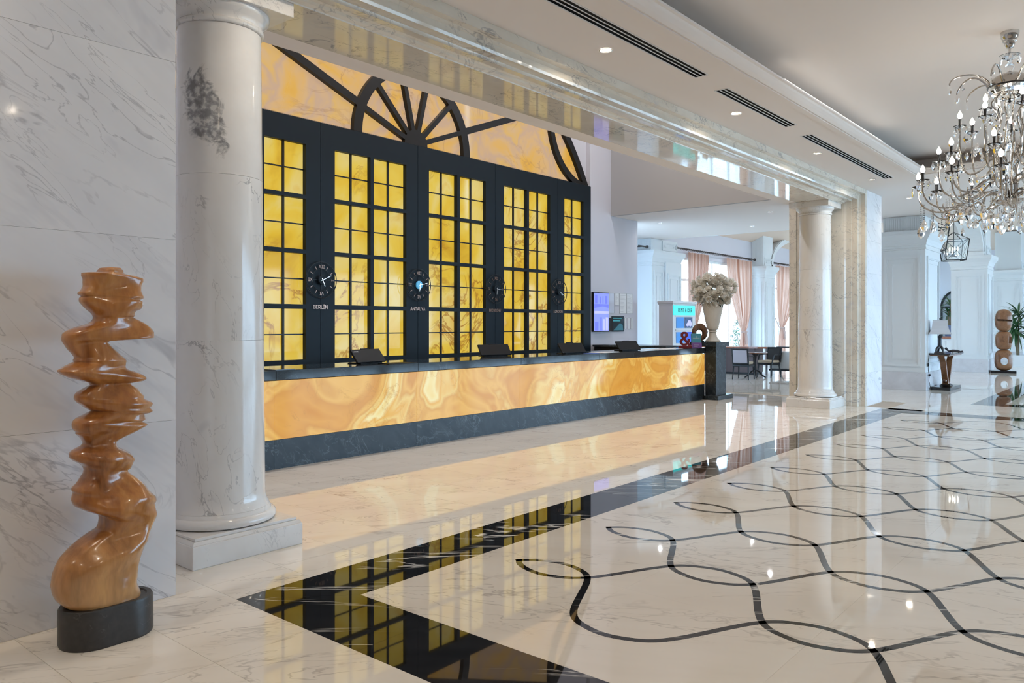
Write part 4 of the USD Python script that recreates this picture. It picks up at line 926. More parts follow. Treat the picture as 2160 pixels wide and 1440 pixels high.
# ------------------------------------------------------------------ curtains and rods
UVC = [None]
def curtain(x0, x1, ztop, zb, xp, zp, label, y=11.90, seed=0, hook=None, side=1):
    t = thing('curtain', label, 'curtain', (0, y, 0), group=None)
    nu, nv = 110, 46; u = np.linspace(0, 1, nu); rs_ = np.random.RandomState(seed)
    wv = np.cumsum(rs_.uniform(.6, 1.4, 60)); ph_ = np.interp(u, np.linspace(0, 1, 24), wv[:24] / wv[23] * 22 * PI)
    def sheetm(za, zb_, f_left, f_right, amp):
        v = []
        for k in range(nv):
            s = k / (nv - 1); z = za + (zb_ - za) * s; l, r = f_left(s), f_right(s)
            A_m = amp * (.35 + .65 * min(1, (r - l) / (x1 - x0) * 1.0)) * (1 if (r - l) > .6 else .75)
            x = l + (r - l) * u + .012 * np.sin(ph_ * .5 + 1); yv = A_m * np.sin(ph_) + .25 * A_m * np.sin(ph_ * .37 + 2 * s)
            v.append(np.stack([x, yv, np.full(nu, z)], 1))
        v = np.concatenate(v); UVC[0] = np.column_stack([np.tile(u, nv), np.repeat(np.linspace(0, 1, nv), nu)]); i, j = np.meshgrid(np.arange(nv - 1), np.arange(nu - 1), indexing='ij'); a = (i * nu + j).ravel()
        return trimesh.Trimesh(v, np.concatenate([np.stack([a, a + 1, a + nu + 1], 1), np.stack([a, a + nu + 1, a + nu], 1)]), process=False)
    pw = .20
    e = lambda s: s ** 1.7
    if side > 0:   # gathered to the right edge
        up = sheetm(ztop, zp, lambda s: x0 + (xp - pw - x0) * e(s), lambda s: x1 + (xp + pw - x1) * s ** 4, .055)
    else:
        up = sheetm(ztop, zp, lambda s: x0 + (xp - pw - x0) * s ** 4, lambda s: x1 + (xp + pw - x1) * e(s), .055)
    lowm = sheetm(zp - .001, zb, lambda s: xp - pw - .16 * math.sin(min(1, s * 2) * PI / 2), lambda s: xp + pw + .18 * math.sin(min(1, s * 2) * PI / 2), .05)
    obj('curtain_drape', up, 'curtain_cloth', t, smooth=True, uv=UVC[0])
    obj('curtain_tail', lowm, 'curtain_cloth', t, smooth=True, uv=UVC[0])
    hk = hook or (xp + .8 * side, zp + .95)
    tbk = obj('tieback', cat(T(lathe([(pw + .03, -.03), (pw + .05, 0), (pw + .03, .03)], 24, caps=False), np.diag([1, .45, 1, 1]), (xp, 0, zp)), tube([(xp + pw * side, .02, zp), (xp + (hk[0] - xp) * .55, .08, zp + (hk[1] - zp) * .42), (hk[0], .12, hk[1])], .018, 6)), 'tieback_cloth', t, smooth=True)
    obj('tassel', T(lathe([(.0001, .10), (.03, .09), (.04, .05), (.03, .03), (.045, -.10), (.05, -.38), (.0001, -.38)], 16), loc=(xp - .02, -.11, zp - .08)), 'tieback_cloth', tbk, smooth=40)
    obj('tieback_hook', cat(T(lathe([(.0001, .0), (.035, .01), (.045, .03), (.02, .05), (.012, .16)], 14), rot([1, 0, 0], 90), (hk[0], .165, hk[1]))), 'black_frame', t)
curtain(22.98, 24.37, 3.86, .02, 23.2, 1.24, 'pale pink striped curtain behind the white flowers', seed=1, side=-1, hook=(22.5, 2.3))
curtain(25.85, 27.97, 3.86, .02, 27.25, 1.24, 'pink striped curtain tied back right of the marble urn', seed=2, hook=(28.02, 2.32))
curtain(30.40, 33.1, 3.86, .02, 30.95, 1.38, 'pink striped curtain tied back beside the far marble column', seed=3, side=-1, hook=(30.0, 2.31))
def rod(x0, x1, label):
    t = thing('curtain_rod', label, 'curtain rod', (0, 11.90, 3.95))
    obj('pole', tube([(x0, 0, 0), (x1, 0, 0)], .024, 12), 'rod_iron', t, smooth=40)
    obj('finial', cat([T(lathe([(.024, 0), (.04, .01), (.05, .05), (.035, .09), (.0001, .1)], 16), rot([0, 1, 0], 90 * s), (x, 0, 0)) for x, s in ((x0 + .0, -1), (x1, 1))]), 'rod_iron', t, smooth=40)
    for k, x in enumerate(np.arange(x0 + .3, x1 - .2, .16)): obj('curtain_ring', T(lathe([(.036, -.006), (.042, 0), (.036, .006), (.030, 0), (.036, -.006)], 14, caps=False), rot([0, 1, 0], 90), (x, 0, -.012)), 'rod_iron', t)
    obj('bracket', cat([box(x - .02, x + .02, .03, .178, -.02, .02) for x in (x0 + .15, x1 - .15)]), 'rod_iron', t)
rod(22.2, 28.2, 'dark ringed curtain rod above the window behind the flowers')
rod(29.75, 36.0, 'dark curtain rod beside the far marble column')
t = thing('curtain_rod', 'short dark curtain rod end high beside the wall corner', 'curtain rod', (19.35, 11.6, 3.78))
obj('pole', tube([(0, 0, 0), (.42, 0, 0)], .024, 12), 'rod_iron', t); obj('finial', T(lathe([(.024, 0), (.04, .01), (.05, .05), (.035, .09), (.0001, .1)], 16), rot([0, 1, 0], 90), (.42, 0, 0)), 'rod_iron', t)
obj('bracket', box(.2, .24, .03, .46, -.02, .02), 'rod_iron', t)
# ------------------------------------------------------------------ lounge furniture
def armchair(label, x, y, rz, fab):
    t = thing('dining_armchair', label, 'chair', (x, y, 0), rz)     # faces local +x
    for sx, sy in ((-1, -1), (-1, 1), (1, -1), (1, 1)):
        top = (.19 * sx, .20 * sy, .44); bot = (.24 * sx, .225 * sy, 0)
        obj('leg', tube([bot, top], [.014, .024], 8), 'black_frame', t)
    obj('seat_frame', box(-.225, .235, -.235, .235, .36, .42, .008), 'black_frame', t)
    obj('seat', box(-.20, .25, -.22, .22, .421, .49, .02), 'seat_cream', t)
    Rb = rot([0, 1, 0], -9)
    bk = cat(box(-.02, .02, -.235, -.20, 0, .44, .006), box(-.02, .02, .20, .235, 0, .44, .006), box(-.02, .02, -.20, .20, .40, .44, .006), box(-.02, .02, -.20, .20, .0, .035, .006))
    obj('back_frame', T(T(bk, Rb), loc=(-.225, 0, .425)), 'black_frame', t)
    obj('back_pad', T(T(box(-.028, .028, -.198, .198, .038, .398, .012), Rb), loc=(-.225, 0, .425)), fab, t)
    for s in (-1, 1):
        obj('arm', cat(bar((-.25, .235 * s, .66), (.12, .245 * s, .64), .035, .025), bar((.12, .245 * s, .64), (.20, .225 * s, .40), .03, .03)), 'black_frame', t)
    return t
armchair('dark framed armchair with a grey back beside the stone pedestal', 20.67, 9.03, 4, 'seat_grey')
armchair('dark framed armchair with a black back at the lounge table', 21.95, 8.82, 168, 'black_fabric')
tb = thing('lounge_table', 'small round dark lounge table with curved pedestal feet', 'table', (21.35, 8.98, 0))
obj('tabletop', lathe([(.0001, .70), (.34, .70), (.35, .708), (.35, .722), (.34, .728), (.0001, .728)], 40), 'table_wood', tb, smooth=30)
obj('stem', lathe([(.03, .16), (.045, .2), (.03, .3), (.028, .5), (.05, .62), (.12, .699)], 20), 'black_frame', tb, smooth=40)
for k in range(4):
    a = k * PI / 2 + .5; obj('foot', tube([(.02 * math.cos(a), .02 * math.sin(a), .22), (.10 * math.cos(a), .10 * math.sin(a), .19), (.19 * math.cos(a), .19 * math.sin(a), .08), (.29 * math.cos(a), .29 * math.sin(a), .018)], [.026, .026, .022, .018], 8), 'black_frame', tb, smooth=40)
so = thing('lounge_sofa', 'pale grey upholstered sofa seen from behind on black legs', 'sofa', (22.35, 8.10, 0))
obj('back_cushion', box(-.06, .12, -.45, .85, .22, .74, .03), 'sofa_grey', so)
obj('seat_cushion', box(.125, .80, -.40, .80, .22, .46, .03), 'sofa_grey', so)
obj('armrest', box(.125, .80, .805, .92, .22, .62, .03), 'sofa_grey', so); obj('armrest', box(.125, .80, -.50, -.405, .22, .62, .03), 'sofa_grey', so)
obj('base_rail', box(-.05, .78, -.44, .86, .17, .219), 'black_frame', so)
for sx in (0, .72):
    for sy in (-.38, .26, .80): obj('leg', tube([(sx, sy, 0), (sx, sy, .169)], [.015, .024], 8), 'black_frame', so)
bq = thing('banquette', 'dark brown banquette with a curved reddish wooden top rail', 'bench', (0, 0, 0))
obj('back_panel', box(22.62, 22.72, 9.55, 11.2, .06, .79, .004), 'brown_leather', bq); obj('back_panel', box(22.721, 23.3, 9.55, 9.65, .06, .79, .004), 'brown_leather', bq)
obj('seat_block', box(22.73, 23.4, 9.66, 11.1, .06, .44, .01), 'brown_leather', bq)
obj('kick_board', box(22.64, 23.3, 9.57, 11.15, 0, .059), 'black_frame', bq)
rl = LineString([(22.66, 11.2), (22.66, 9.7), (22.68, 9.45), (22.78, 9.22), (22.95, 9.08)]).buffer(.09, cap_style=1)
k = extrude(rl, .05); k.apply_translation((0, 0, .795)); obj('top_rail', k, 'rail_wood', bq)
obj('rail_post', cat([tube([(x, y, 0), (x, y, .794)], .03, 10) for x, y in ((22.80, 9.24),)]), 'table_wood', bq)
st_ = thing('tray_table', 'small black folding tray table behind the pale sofa', 'table', (23.95, 9.05, 0), 8)
obj('tray', box(-.2, .2, -.32, .32, .80, .83, .005), 'black_frame', st_)
for s in (-1, 1):
    obj('leg', bar((0, -.22 * s, 0), (0, .24 * s, .80), .03), 'black_frame', st_)
obj('brace', box(-.012, .012, -.18, .18, .14, .165), 'black_frame', st_)
# ------------------------------------------------------------------ console table, lamp
cn = thing('console_table', 'dark console table on two curved wooden supports beside the white pier', 'table', (20.0, 3.80, 0))
obj('tabletop', box(-.04, 1.50, 0, .44, .825, .862, .004), 'table_top_dark', cn)
obj('apron', box(.02, 1.44, .03, .42, .795, .824), 'mid_wood', cn)
obj('base', box(.12, 1.30, .02, .42, 0, .075, .006), 'black_gloss', cn)
def support(s):
    c = [(.05, .09), (.09, .2), (.18, .36), (.26, .5), (.34, .66), (.52, .79)]
    w_ = [.05, .045, .035, .032, .03, .045]
    pts = [(.71 + s * (x + w_[i]), z) for i, (x, z) in enumerate(c)] + [(.71 + s * (x - w_[i]), z) for i, (x, z) in reversed(list(enumerate(c)))]
    return xz(extrude(Polygon(pts).buffer(.006).buffer(-.003), .12), .28)
for s in (-1, 1): obj('curved_support', support(s), 'mid_wood', cn)
obj('base_collar', hull([(x, y, z) for x, y, z in [(.55, .10, .076), (.87, .10, .076), (.55, .34, .076), (.87, .34, .076), (.62, .14, .13), (.80, .14, .13), (.62, .30, .13), (.80, .30, .13)]]), 'black_gloss', cn)
obj('support_ball', T(trimesh.creation.icosphere(2, .045), loc=(.52, .22, .2)), 'table_wood', cn, smooth=True)
tl = thing('table_lamp', 'dark figured table lamp with a flared white shade on the console table', 'lamp', (20.15, 4.04, .8625))
def sq(prof, m_=.0):
    v, f = [], []
    for r, z in prof: v += [(-r, -r, z), (r, -r, z), (r, r, z), (-r, r, z)]
    for i in range(len(prof) - 1):
        for j in range(4):
            k = (j + 1) % 4; a = 4 * i; f += [[a + j, a + k, a + 4 + k], [a + j, a + 4 + k, a + 4 + j]]
    return trimesh.Trimesh(np.array(v, float), np.array(f), process=False)
obj('shade', T(sq([(.235, .445), (.205, .49), (.175, .56), (.16, .64), (.155, .73), (.15, .76)]), rot([0, 0, 1], 12)), 'lamp_shade', tl)
obj('shade_trim', T(sq([(.236, .44), (.238, .452), (.23, .453)]), rot([0, 0, 1], 12)), 'paper_grey', tl)
obj('shade_trim', T(sq([(.152, .755), (.153, .765), (.145, .766)]), rot([0, 0, 1], 12)), 'paper_grey', tl)
obj('column', lathe([(.04, .14), (.055, .16), (.04, .19), (.036, .34), (.05, .37), (.06, .38), (.03, .40), (.014, .43), (.012, .78)], 20), 'lamp_bronze', tl, smooth=40)
obj('foot', hull([(a * .13, b * .10, 0) for a in (-1, 1) for b in (-1, 1)] + [(a * .12, b * .09, .03) for a in (-1, 1) for b in (-1, 1)]), 'lamp_bronze', tl)
for q in ((-1, 1), (1, 1), (0, -1)): obj('scroll_foot', tube([(.02 * q[0], .01 * q[1], .15), (.07 * q[0], .05 * q[1], .11), (.11 * q[0], .06 * q[1], .04)], [.035, .03, .022], 10), 'lamp_bronze', tl, smooth=40)
obj('animal_figure', cat([tube([(.10, -.16, .05), (.13, -.24, .055), (.15, -.33, .05), (.16, -.40, .035)], [.02, .035, .032, .018], 10), tube([(.16, -.39, .04), (.165, -.44, .055)], [.022, .012], 8), tube([(.12, -.22, .04), (.10, -.23, 0)], .01, 6), tube([(.15, -.35, .04), (.14, -.36, 0)], .01, 6), tube([(.10, -.16, .05), (.06, -.10, .12)], [.018, .03], 8)]), 'lamp_bronze', tl, smooth=True)
obj('finial', lathe([(.01, .78), (.016, .79), (.012, .81), (.0001, .82)], 12), 'lamp_bronze', tl)
cb = thing('lamp_cord', 'thin black cord hanging beside the console table', 'cord', (0, 0, 0))
obj('cord', tube([(19.93, 4.225, .84), (19.90, 4.235, .62), (19.93, 4.235, .45), (19.99, 4.23, .35), (19.90, 4.22, .22), (20.0, 4.21, .08), (20.12, 4.21, .012)], .006, 6), 'black_plastic', cb); obj('switch', box(19.885, 19.92, 4.222, 4.245, .56, .63, .004), 'black_plastic', cb); obj('wall_plug', box(19.97, 20.03, 4.205, 4.243, .33, .38, .005), 'black_plastic', cb)
# ------------------------------------------------------------------ stacked wood sculpture
ss = thing('stacked_sculpture', 'stacked rounded wood sculpture with an oval hole, in front of a white pier', 'sculpture', (28.60, 3.95, 0), -83)
obj('plinth', box(-.34, .34, -.20, .20, 0, .075, .004), 'black_gloss', ss)
def blob(w, d, h, z, hole=None, notch=None, e=.62, seed=0):
    a = trimesh.creation.icosphere(4, 1.0); v = np.array(a.vertices)
    se_ = lambda q, p: np.sign(q) * np.abs(q) ** p
    v = np.stack([w * se_(v[:, 0], e), d * se_(v[:, 1], e), h * se_(v[:, 2], e)], 1)
    v *= (1 + .04 * (meshkit.fbm(v * 5 + seed, 3, seed) - .5))[:, None]
    import manifold3d as m3
    mm = m3.Manifold(m3.Mesh(vert_properties=np.array(v, np.float32), tri_verts=np.array(a.faces, np.uint32)))
    if hole: mm = mm - m3.Manifold.sphere(1.0, 40).scale((hole[0], 1.2, hole[1])).translate((hole[2], 0, hole[3]))
    if notch: mm = mm - m3.Manifold.cube((notch[0], notch[1], notch[2]), True).rotate((0, 4, 0)).translate((notch[3], -d * .5, notch[4]))
    r = mm.to_mesh(); k = trimesh.Trimesh(r.vert_properties[:, :3], r.tri_verts, process=False); k.apply_translation((0, 0, z)); return k
obj('bottom_block', blob(.245, .19, .325, .40, (.10, .125, .02, -.03), seed=1), 'mid_wood', ss, smooth=50)
obj('middle_block', blob(.225, .18, .290, 1.015, None, (.10, .3, .22, .19, .02), seed=2), 'mid_wood', ss, smooth=50)
obj('top_block', blob(.235, .19, .345, 1.65, None, (.40, .3, .055, .03, 0), e=.75, seed=3), 'mid_wood', ss, smooth=50)
# ------------------------------------------------------------------ palms
def palm(name, label, x, y, z, h, seed, pot='white_gloss', nl=46, potw=.26, L=.62):
    t = thing(name, label, 'plant', (x, y, z)); rs_ = np.random.RandomState(seed)
    obj('pot', sq([(potw * .72, 0), (potw, .40), (potw, .42), (potw * .92, .42), (potw * .9, .36)]), pot, t)
    obj('soil', box(-potw * .88, potw * .88, -potw * .88, potw * .88, .34, .36), 'soil', t)
    heads = [(.0, 0, h * .80), (.05, .08, h * .52), (-.06, .05, h * .62)]
    for hx, hy, hz in heads: obj('trunk', tube([(hx * .5, hy * .5, .36), (hx * .8, hy * .9, (hz + .36) / 2), (hx, hy, hz)], [.03, .024, .02], 8), 'trunk_bark', t)
    for i in range(nl):
        hx, hy, hz = heads[i % 3]; k = leafm(rs_.uniform(.7, 1.1) * L, rs_.uniform(.030, .046), rs_.uniform(.4, 1.2), 8)
        k.apply_transform(rot([0, 1, 0], -rs_.uniform(-5, 70))); k.apply_transform(rot([0, 0, 1], rs_.uniform(0, 360))); k.apply_translation((hx, hy, hz + rs_.uniform(-.08, .06))); obj('leaf', k, 'leaf_green', t)
palm('potted_palm', 'green palm in a white square pot behind the stacked sculpture', 33.0, 4.10, 0, 2.3, 3, nl=110, L=.70)
ch = thing('white_chest', 'white chest with a reddish top seen in the gap beside the pier', 'chest', (33.2, 6.4, 0))
obj('cabinet', box(-.3, .6, -.7, .7, 0, .96, .006), 'white_gloss', ch); obj('top_board', box(-.33, .63, -.73, .73, .961, 1.06, .006), 'rail_wood', ch); obj('door', box(-.318, -.301, -.6, -.02, .08, .9, .004), 'white_paint', ch); obj('door', box(-.318, -.301, .02, .6, .08, .9, .004), 'white_paint', ch)
palm('potted_fern', 'leafy green plant in a bowl on the white chest', 33.4, 6.35, 1.0605, 1.55, 8, 'bowl_blue', 40, .2, .6)
aw = thing('arched_window', 'tall black framed arched window on the far wall', 'window', (45.99, 8.3, 0))
o_ = [(-.9, .2), (.9, .2)] + [(.9 * math.cos(a), 2.4 + .95 * math.sin(a)) for a in np.linspace(0, PI, 25)]
P_ = Polygon(o_); fr = P_.difference(P_.buffer(-.10)).union(sbox(-.04, .2, .04, 3.3)).union(sbox(-.85, 2.37, .85, 2.45)).union(sbox(-.85, 1.3, .85, 1.36)).intersection(P_)
obj('window_frame', yz(extrude(fr, .06), 0), 'black_frame', aw)
for x0, x1, z0, z1 in ((-.8, -.04, .3, 1.3), (.04, .8, .3, 1.3), (-.8, -.04, 1.36, 2.37), (.04, .8, 1.36, 2.37)): obj('pane', yz(extrude(sbox(x0, z0, x1, z1), .01), 0), 'pane_grey', aw)
obj('arch_pane', yz(extrude(P_.buffer(-.1).intersection(sbox(-.9, 2.45, .9, 3.4)), .01), 0), 'pane_grey', aw)
# ------------------------------------------------------------------ lanterns
def lantern(label, x, y, zc_):
    t = thing('hanging_lantern', label, 'lantern', (x, y, zc_), 25)
    zt, zb, wt, wb = .26, -.36, .34, .27
    ct4 = [(sx * wt, sy * wt, zt) for sx, sy in ((-1, -1), (1, -1), (1, 1), (-1, 1))]; cb4 = [(sx * wb, sy * wb, zb) for sx, sy in ((-1, -1), (1, -1), (1, 1), (-1, 1))]
    ms = []
    for k in range(4):
        j = (k + 1) % 4
        ms += [bar(ct4[k], ct4[j], .022), bar(cb4[k], cb4[j], .022), bar(ct4[k], cb4[k], .022), bar(ct4[k], (0, 0, .5), .014)]
    obj('frame', cat(ms), 'black_frame', t)
    for k in range(4):
        j = (k + 1) % 4; a, b, c, d = map(np.array, (ct4[k], ct4[j], cb4[j], cb4[k])); mdl = (a + b + c + d) / 4
        obj('cross_bars', cat(bar(a, c, .010), bar(b, d, .010)), 'black_frame', t)
        n_ = np.cross(b - a, d - a); n_ /= np.linalg.norm(n_)
        obj('glass_pane', trimesh.Trimesh(np.array([a, b, c, d]) * .985, np.array([[0, 1, 2], [0, 2, 3]]), process=False), 'window_glass', t)
    top_z = 4.06 if x < 20.6 else 5.29
    obj('chain', cat([tube([(0, 0, .5), (0, 0, top_z - zc_ - .01)], .008, 6), lathe([(.05, top_z - zc_ - .03), (.05, top_z - zc_ - .001)], 16)]), 'black_frame', t)
    obj('candle_arm', cat([tube([(0, 0, .48), (0, 0, -.22)], .01, 6)] + [tube([(0, 0, -.22), (.06 * q, .06 * r, -.25), (.11 * q, .11 * r, -.20), (.11 * q, .11 * r, -.16)], .008, 6) for q, r in ((1, 0), (-1, 0), (0, 1), (0, -1))]), 'black_frame', t)
    for q, r in ((1, 0), (-1, 0), (0, 1), (0, -1)):
        cn_ = obj('candle', T(lathe([(.014, -.16), (.014, -.06)], 10), loc=(.11 * q, .11 * r, 0)), 'paper', t)
        obj('bulb', T(lathe([(.008, -.059), (.022, -.03), (.020, 0), (.008, .04), (.0001, .055)], 12), loc=(.11 * q, .11 * r, 0)), 'bulb_glow', cn_, smooth=True)
lantern('black framed glass lantern hanging clear of the white pier', 26.8, 5.0, 3.83)
lantern('black framed glass lantern half hidden by the white pier', 24.4, 5.08, 3.95)
# ------------------------------------------------------------------ outside: shrubs and a parked car beyond the lounge windows
def shrub(x, y, h, seed, label):
    t = thing('garden_shrub', label, 'shrub', (x, y, -.125)); rs_ = np.random.RandomState(seed); ms = []
    for i in range(420):
        th, z = rs_.uniform(0, 2 * PI), rs_.uniform(.12, 1) * h; r = .55 * math.sin(min(1, z / h + .1) * PI * .9) * rs_.uniform(.5, 1) * h * .5
        k = leafm(.16, .05, .4, 4); k.apply_transform(rot([0, 1, 0], rs_.uniform(-60, 20))); k.apply_transform(rot([0, 0, 1], math.degrees(th))); k.apply_translation((r * math.cos(th), r * math.sin(th), z)); ms.append(k)
    tag(obj('foliage', cat(ms), 'leaf_green', t), kind='stuff'); obj('stems', cat([tube([(0, 0, 0), (.2 * math.cos(a), .2 * math.sin(a), h * .7)], .02, 5) for a in (0, 2, 4)]), 'trunk_bark', t)
for i, (x, y, h, l) in enumerate(((24.9, 14.6, 2.3, 'green shrub outside the window behind the urn'), (27.2, 15.4, 1.6, 'low green shrub outside the first lounge window'), (33.6, 14.8, 2.0, 'green shrub outside the second lounge window'))): shrub(x, y, h, 20 + i, l)
cr = thing('parked_car', 'light blue car parked outside the lounge window', 'car', (26.6, 18.5, -.125), 8)
pr_ = [(-2.0, .35), (-2.05, .75), (-1.6, .92), (-1.0, 1.0), (-.45, 1.42), (.75, 1.44), (1.35, 1.02), (1.95, .95), (2.05, .6), (2.0, .35)]
obj('car_body', xz(extrude(Polygon(pr_).buffer(.05).buffer(-.02), 1.6), .8), 'car_blue', cr)
obj('side_window', xz(extrude(Polygon([(-.85, 1.02), (-.4, 1.36), (.7, 1.38), (1.15, 1.04)]), .01), -.801), 'black_gloss', cr)
for x in (-1.25, 1.25):
    for y in (-.81, .61): obj('wheel', T(lathe([(.0001, 0), (.18, 0), (.32, .02), (.33, .1), (.32, .19), (.0001, .2)], 28), rot([1, 0, 0], -90), (x, y, .33)), 'black_plastic', cr, smooth=40)
# ------------------------------------------------------------------ chandelier
chd = thing('crystal_chandelier', 'large crystal chandelier with candle bulbs hanging from the raised ceiling', 'chandelier', (8.80, 1.165, 0))
rs = np.random.RandomState(9)
obj('canopy', lathe([(.0001, 4.20), (.03, 4.20), (.034, 4.215), (.042, 4.225), (.045, 4.25), (.060, 4.262), (.062, 4.285), (.074, 4.30), (.078, 4.33), (.080, 4.3515)], 40), 'chrome', chd, smooth=35)
obj('rod', lathe([(.010, 4.10), (.010, 4.1995)], 16), 'chrome', chd, smooth=40)
obj('crystal_cup', lathe([(.012, 4.085), (.03, 4.088), (.055, 4.10), (.085, 4.125), (.088, 4.13), (.082, 4.128), (.05, 4.108), (.02, 4.098)], 24), 'crystal', chd, smooth=30)
obj('glass_stem', lathe([(.014, 3.975), (.030, 3.985), (.040, 4.01), (.036, 4.035), (.018, 4.06), (.016, 4.075), (.026, 4.084)], 24), 'crystal', chd, smooth=40)
obj('dome_cap', lathe([(.185, 3.835), (.180, 3.86), (.165, 3.89), (.13, 3.925), (.08, 3.95), (.03, 3.965), (.02, 3.972)], 40), 'chrome_dim', chd, smooth=40)
obj('dome_rim', lathe([(.183, 3.822), (.190, 3.826), (.190, 3.834), (.183, 3.8345)], 40, caps=False), 'black_frame', chd, smooth=40)
bw = lathe([(.182, 3.820), (.176, 3.79), (.155, 3.755), (.115, 3.725), (.06, 3.706), (.02, 3.70)], 20)
obj('crystal_bowl', bw, 'crystal', chd)
obj('bowl_finial', lathe([(.0001, 3.67), (.014, 3.68), (.018, 3.692), (.008, 3.70)], 12), 'black_frame', chd)
def chain(pts, n, r=.006):
    p = np.asarray(pts, float); d = np.concatenate([[0], np.cumsum(np.linalg.norm(np.diff(p, axis=0), axis=1))]); q = np.linspace(0, d[-1], n); c = np.stack([np.interp(q, d, p[:, i]) for i in range(3)], 1)
    o = np.array([[1, 0, 0], [-1, 0, 0], [0, 1, 0], [0, -1, 0], [0, 0, 1.35], [0, 0, -1.35]]) * r
    fo = np.array([[0, 2, 4], [2, 1, 4], [1, 3, 4], [3, 0, 4], [2, 0, 5], [1, 2, 5], [3, 1, 5], [0, 3, 5]])
    return trimesh.Trimesh((c[:, None] + o[None]).reshape(-1, 3), (fo[None] + 6 * np.arange(n)[:, None, None]).reshape(-1, 3), process=False)
DROP = lathe([(.0001, 0), (.006, -.008), (.014, -.03), (.019, -.052), (.012, -.070), (.0001, -.082)], 6)
PEND = lathe([(.0001, 0), (.010, -.012), (.026, -.045), (.032, -.072), (.020, -.10), (.0001, -.118)], 7)
FLAT = lathe([(.0001, 0), (.018, -.02), (.030, -.05), (.022, -.085), (.0001, -.105)], 5); FLAT.apply_scale((1, .35, 1))
def drop(kind, x, y, z, s=1.0):
    k = kind.copy(); k.apply_scale(s); k.apply_transform(rot([0, 0, 1], rs.uniform(0, 180))); k.apply_translation((x, y, z)); obj('crystal_drop', k, 'crystal', chd)
obj('bead_chain', chain([(0, 0, 3.67), (0, 0, 3.30)], 28, .007), 'crystal', chd)
for k in range(6):
    a = k * PI / 3 + .2; drop(DROP, .088 * math.cos(a), .088 * math.sin(a), 4.125, .9)
def polar(r, z, a): return (r * math.cos(a), r * math.sin(a), z)
from scipy.interpolate import make_interp_spline
def curve(pts, n=22):
    p = np.asarray(pts, float); t = np.linspace(0, 1, len(p)); return make_interp_spline(t, p, k=min(3, len(p) - 1))(np.linspace(0, 1, n))
for k in range(9):     # plumes over the dome
    a = 2 * PI * k / 9 + .15; L = .40 if k % 2 else .28
    c = curve([polar(.17, 3.83, a), polar(.17 + .3 * L, 3.95 - .02 * (k % 2), a), polar(.17 + .65 * L, 3.97 - .03 * (k % 2), a), polar(.17 + L * .92, 3.90, a), polar(.17 + L, 3.84, a)], 20)
    obj('plume_arm', tube(c, np.linspace(.010, .006, 20), 8), 'chrome_dim', chd, smooth=40)
    drop(FLAT, *c[-1], .9)
    if k % 2 == 0: drop(DROP, *c[12] - np.array([0, 0, .01]), .8)
obj('center_stem', lathe([(.018, 2.74), (.03, 2.80), (.022, 2.88), (.05, 2.96), (.03, 3.05), (.02, 3.12), (.045, 3.2), (.025, 3.27), (.008, 3.30)], 24), 'crystal', chd, smooth=40)
obj('center_dish', lathe([(.0001, 2.68), (.06, 2.69), (.12, 2.715), (.14, 2.735), (.10, 2.735), (.03, 2.74)], 32), 'chrome_dim', chd, smooth=40)
obj('bottom_ball', T(trimesh.creation.icosphere(1, .045), loc=(0, 0, 2.56)), 'crystal', chd)
obj('ball_link', chain([(0, 0, 2.68), (0, 0, 2.605)], 5, .008), 'crystal', chd)
for k in range(6):     # inner lyre rods
    a = 2 * PI * k / 6 + .4
    c = curve([polar(.10, 3.76, a), polar(.145, 3.66, a), polar(.09, 3.56, a), polar(.12, 3.40, a), polar(.13, 3.22, a), polar(.07, 3.08, a), polar(.06, 2.9, a), polar(.05, 2.74, a)], 30)
    obj('lyre_rod', tube(c, .009, 8), 'chrome_dim', chd, smooth=40)
    drop(PEND, *polar(.135, 3.50, a), .7)
tips = {}
def candle(x, y, z):
    cd = obj('candle', T(lathe([(.0125, .003), (.0125, .075), (.0145, .078), (.0145, .086), (.011, .09)], 14), loc=(x, y, z)), 'candle_dark', chd, smooth=30)
    obj('drip_pan', T(lathe([(.012, -.004), (.03, -.002), (.055, .012), (.060, .018), (.052, .016), (.028, .004), (.012, .002)], 20), loc=(x, y, z)), 'crystal', cd, smooth=30)
    obj('bulb', T(lathe([(.010, .0905), (.0215, .108), (.0215, .125), (.012, .148), (.004, .162), (.0001, .168)], 14), loc=(x, y, z)), 'bulb_glow', cd, smooth=True)
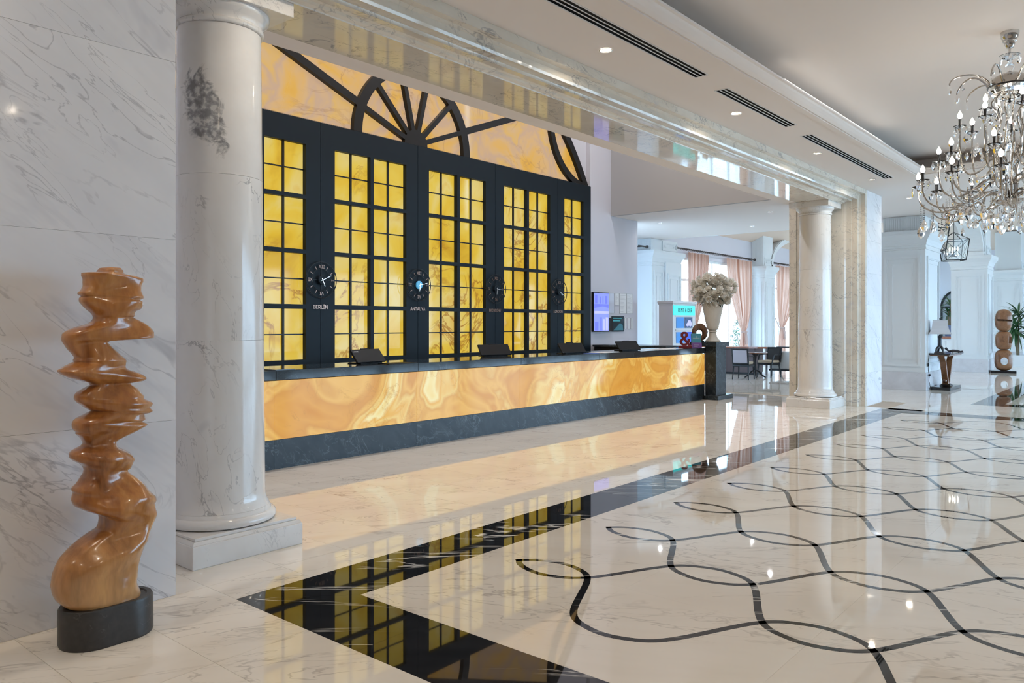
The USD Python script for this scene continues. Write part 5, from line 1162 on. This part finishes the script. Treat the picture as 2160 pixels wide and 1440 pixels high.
for (n_, r, zb_, zh, a0) in ((12, .79, 2.93, 2.76, .05), (9, .60, 3.16, 2.90, .28), (7, .42, 3.47, 3.10, .1), (4, .22, 3.60, 3.22, .6)):
    tips[n_] = []
    for k in range(n_):
        a = 2 * PI * k / n_ + a0
        c = curve([polar(.05, zh, a), polar(.22 * r + .05, zh + .055, a), polar(.48 * r, zh - .02, a), polar(.72 * r, zh - .09, a), polar(.93 * r, zh - .03, a), polar(r, (zh + zb_) / 2, a), polar(r, zb_ - .02, a)], 30)
        obj('arm', tube(c, np.linspace(.0105, .007, 30), 8), 'chrome_dim', chd, smooth=40)
        b = polar(r, zb_, a); tips[n_].append((b, a)); candle(*b)
        obj('candle_cup', T(lathe([(.008, -.03), (.018, -.015), (.012, -.005)], 12), loc=b), 'chrome_dim', chd)
        for q in range(3 if n_ > 7 else 2):
            aa = a + 2 * PI * q / 3 + .5; drop(DROP if q else FLAT, b[0] + .055 * math.cos(aa), b[1] + .055 * math.sin(aa), zb_ + .01, rs.uniform(.75, 1.0))
        # scroll branch under the arm
        if n_ in (12, 9):
            s_ = curve([c[12], polar(.55 * r, zh - .12, a + .08), polar(.68 * r, zh - .17, a + .14), polar(.80 * r, zh - .13, a + .16), polar(.82 * r, zh - .06, a + .15)], 18)
            obj('scroll', tube(s_, np.linspace(.009, .005, 18), 7), 'chrome_dim', chd, smooth=40)
for k in range(76):     # pendants on bead chains under the arms
    r = [.76, .66, .54, .42, .30, .16][k % 6] * rs.uniform(.95, 1.05); a = 2.399 * k; zt_ = 2.79 - .05 * (r > .6) + rs.uniform(-.03, .03) - .05 * (r < .3); zl = zt_ - rs.uniform(.10, .19)
    obj('bead_chain', chain([polar(r, zt_, a), polar(r, zl, a)], 9, .006), 'crystal_dark' if k % 3 == 0 else 'crystal', chd)
    drop((PEND, DROP, FLAT)[k % 3], *polar(r, zl - .004, a), rs.uniform(.85, 1.25))
def swag(p, q, sag, n=22):
    p, q = np.array(p), np.array(q); t = np.linspace(0, 1, n)[:, None]; c = p + (q - p) * t; c[:, 2] -= sag * 4 * (t[:, 0] * (1 - t[:, 0])); obj('bead_swag', chain(c, n, .0065), 'crystal', chd)
for k in range(12):
    (b, a), (b2, a2) = tips[12][k], tips[9][(k * 9 // 12) % 9]; swag((b[0], b[1], b[2] - .01), (b2[0], b2[1], b2[2] - .02), .10)
for k in range(9):
    (b, a), (b2, a2) = tips[9][k], tips[7][(k * 7 // 9) % 7]; swag((b[0], b[1], b[2] - .01), (b2[0], b2[1], b2[2] - .02), .10)
for k in range(7):
    b, a = tips[7][k]; swag((b[0], b[1], b[2] - .01), polar(.18, 3.80, a + .2), .12)
for k in range(26):
    r = rs.uniform(.12, .55); a = rs.uniform(0, 2 * PI); drop((DROP, PEND, FLAT)[k % 3], *polar(r, rs.uniform(2.95, 3.35), a), rs.uniform(.7, 1))

for k in range(56):    # drops along the arms
    n_, r, zh = ((12, .79, 2.76), (9, .60, 2.90), (7, .42, 3.10))[k % 3]; a = 2 * PI * (k // 3) / n_ + (.05, .28, .1)[k % 3]; q = (.45, .62, .78)[(k // 3) % 3]
    drop((DROP, FLAT)[k % 2], *polar(q * r, zh - .10, a), rs.uniform(.8, 1.15))
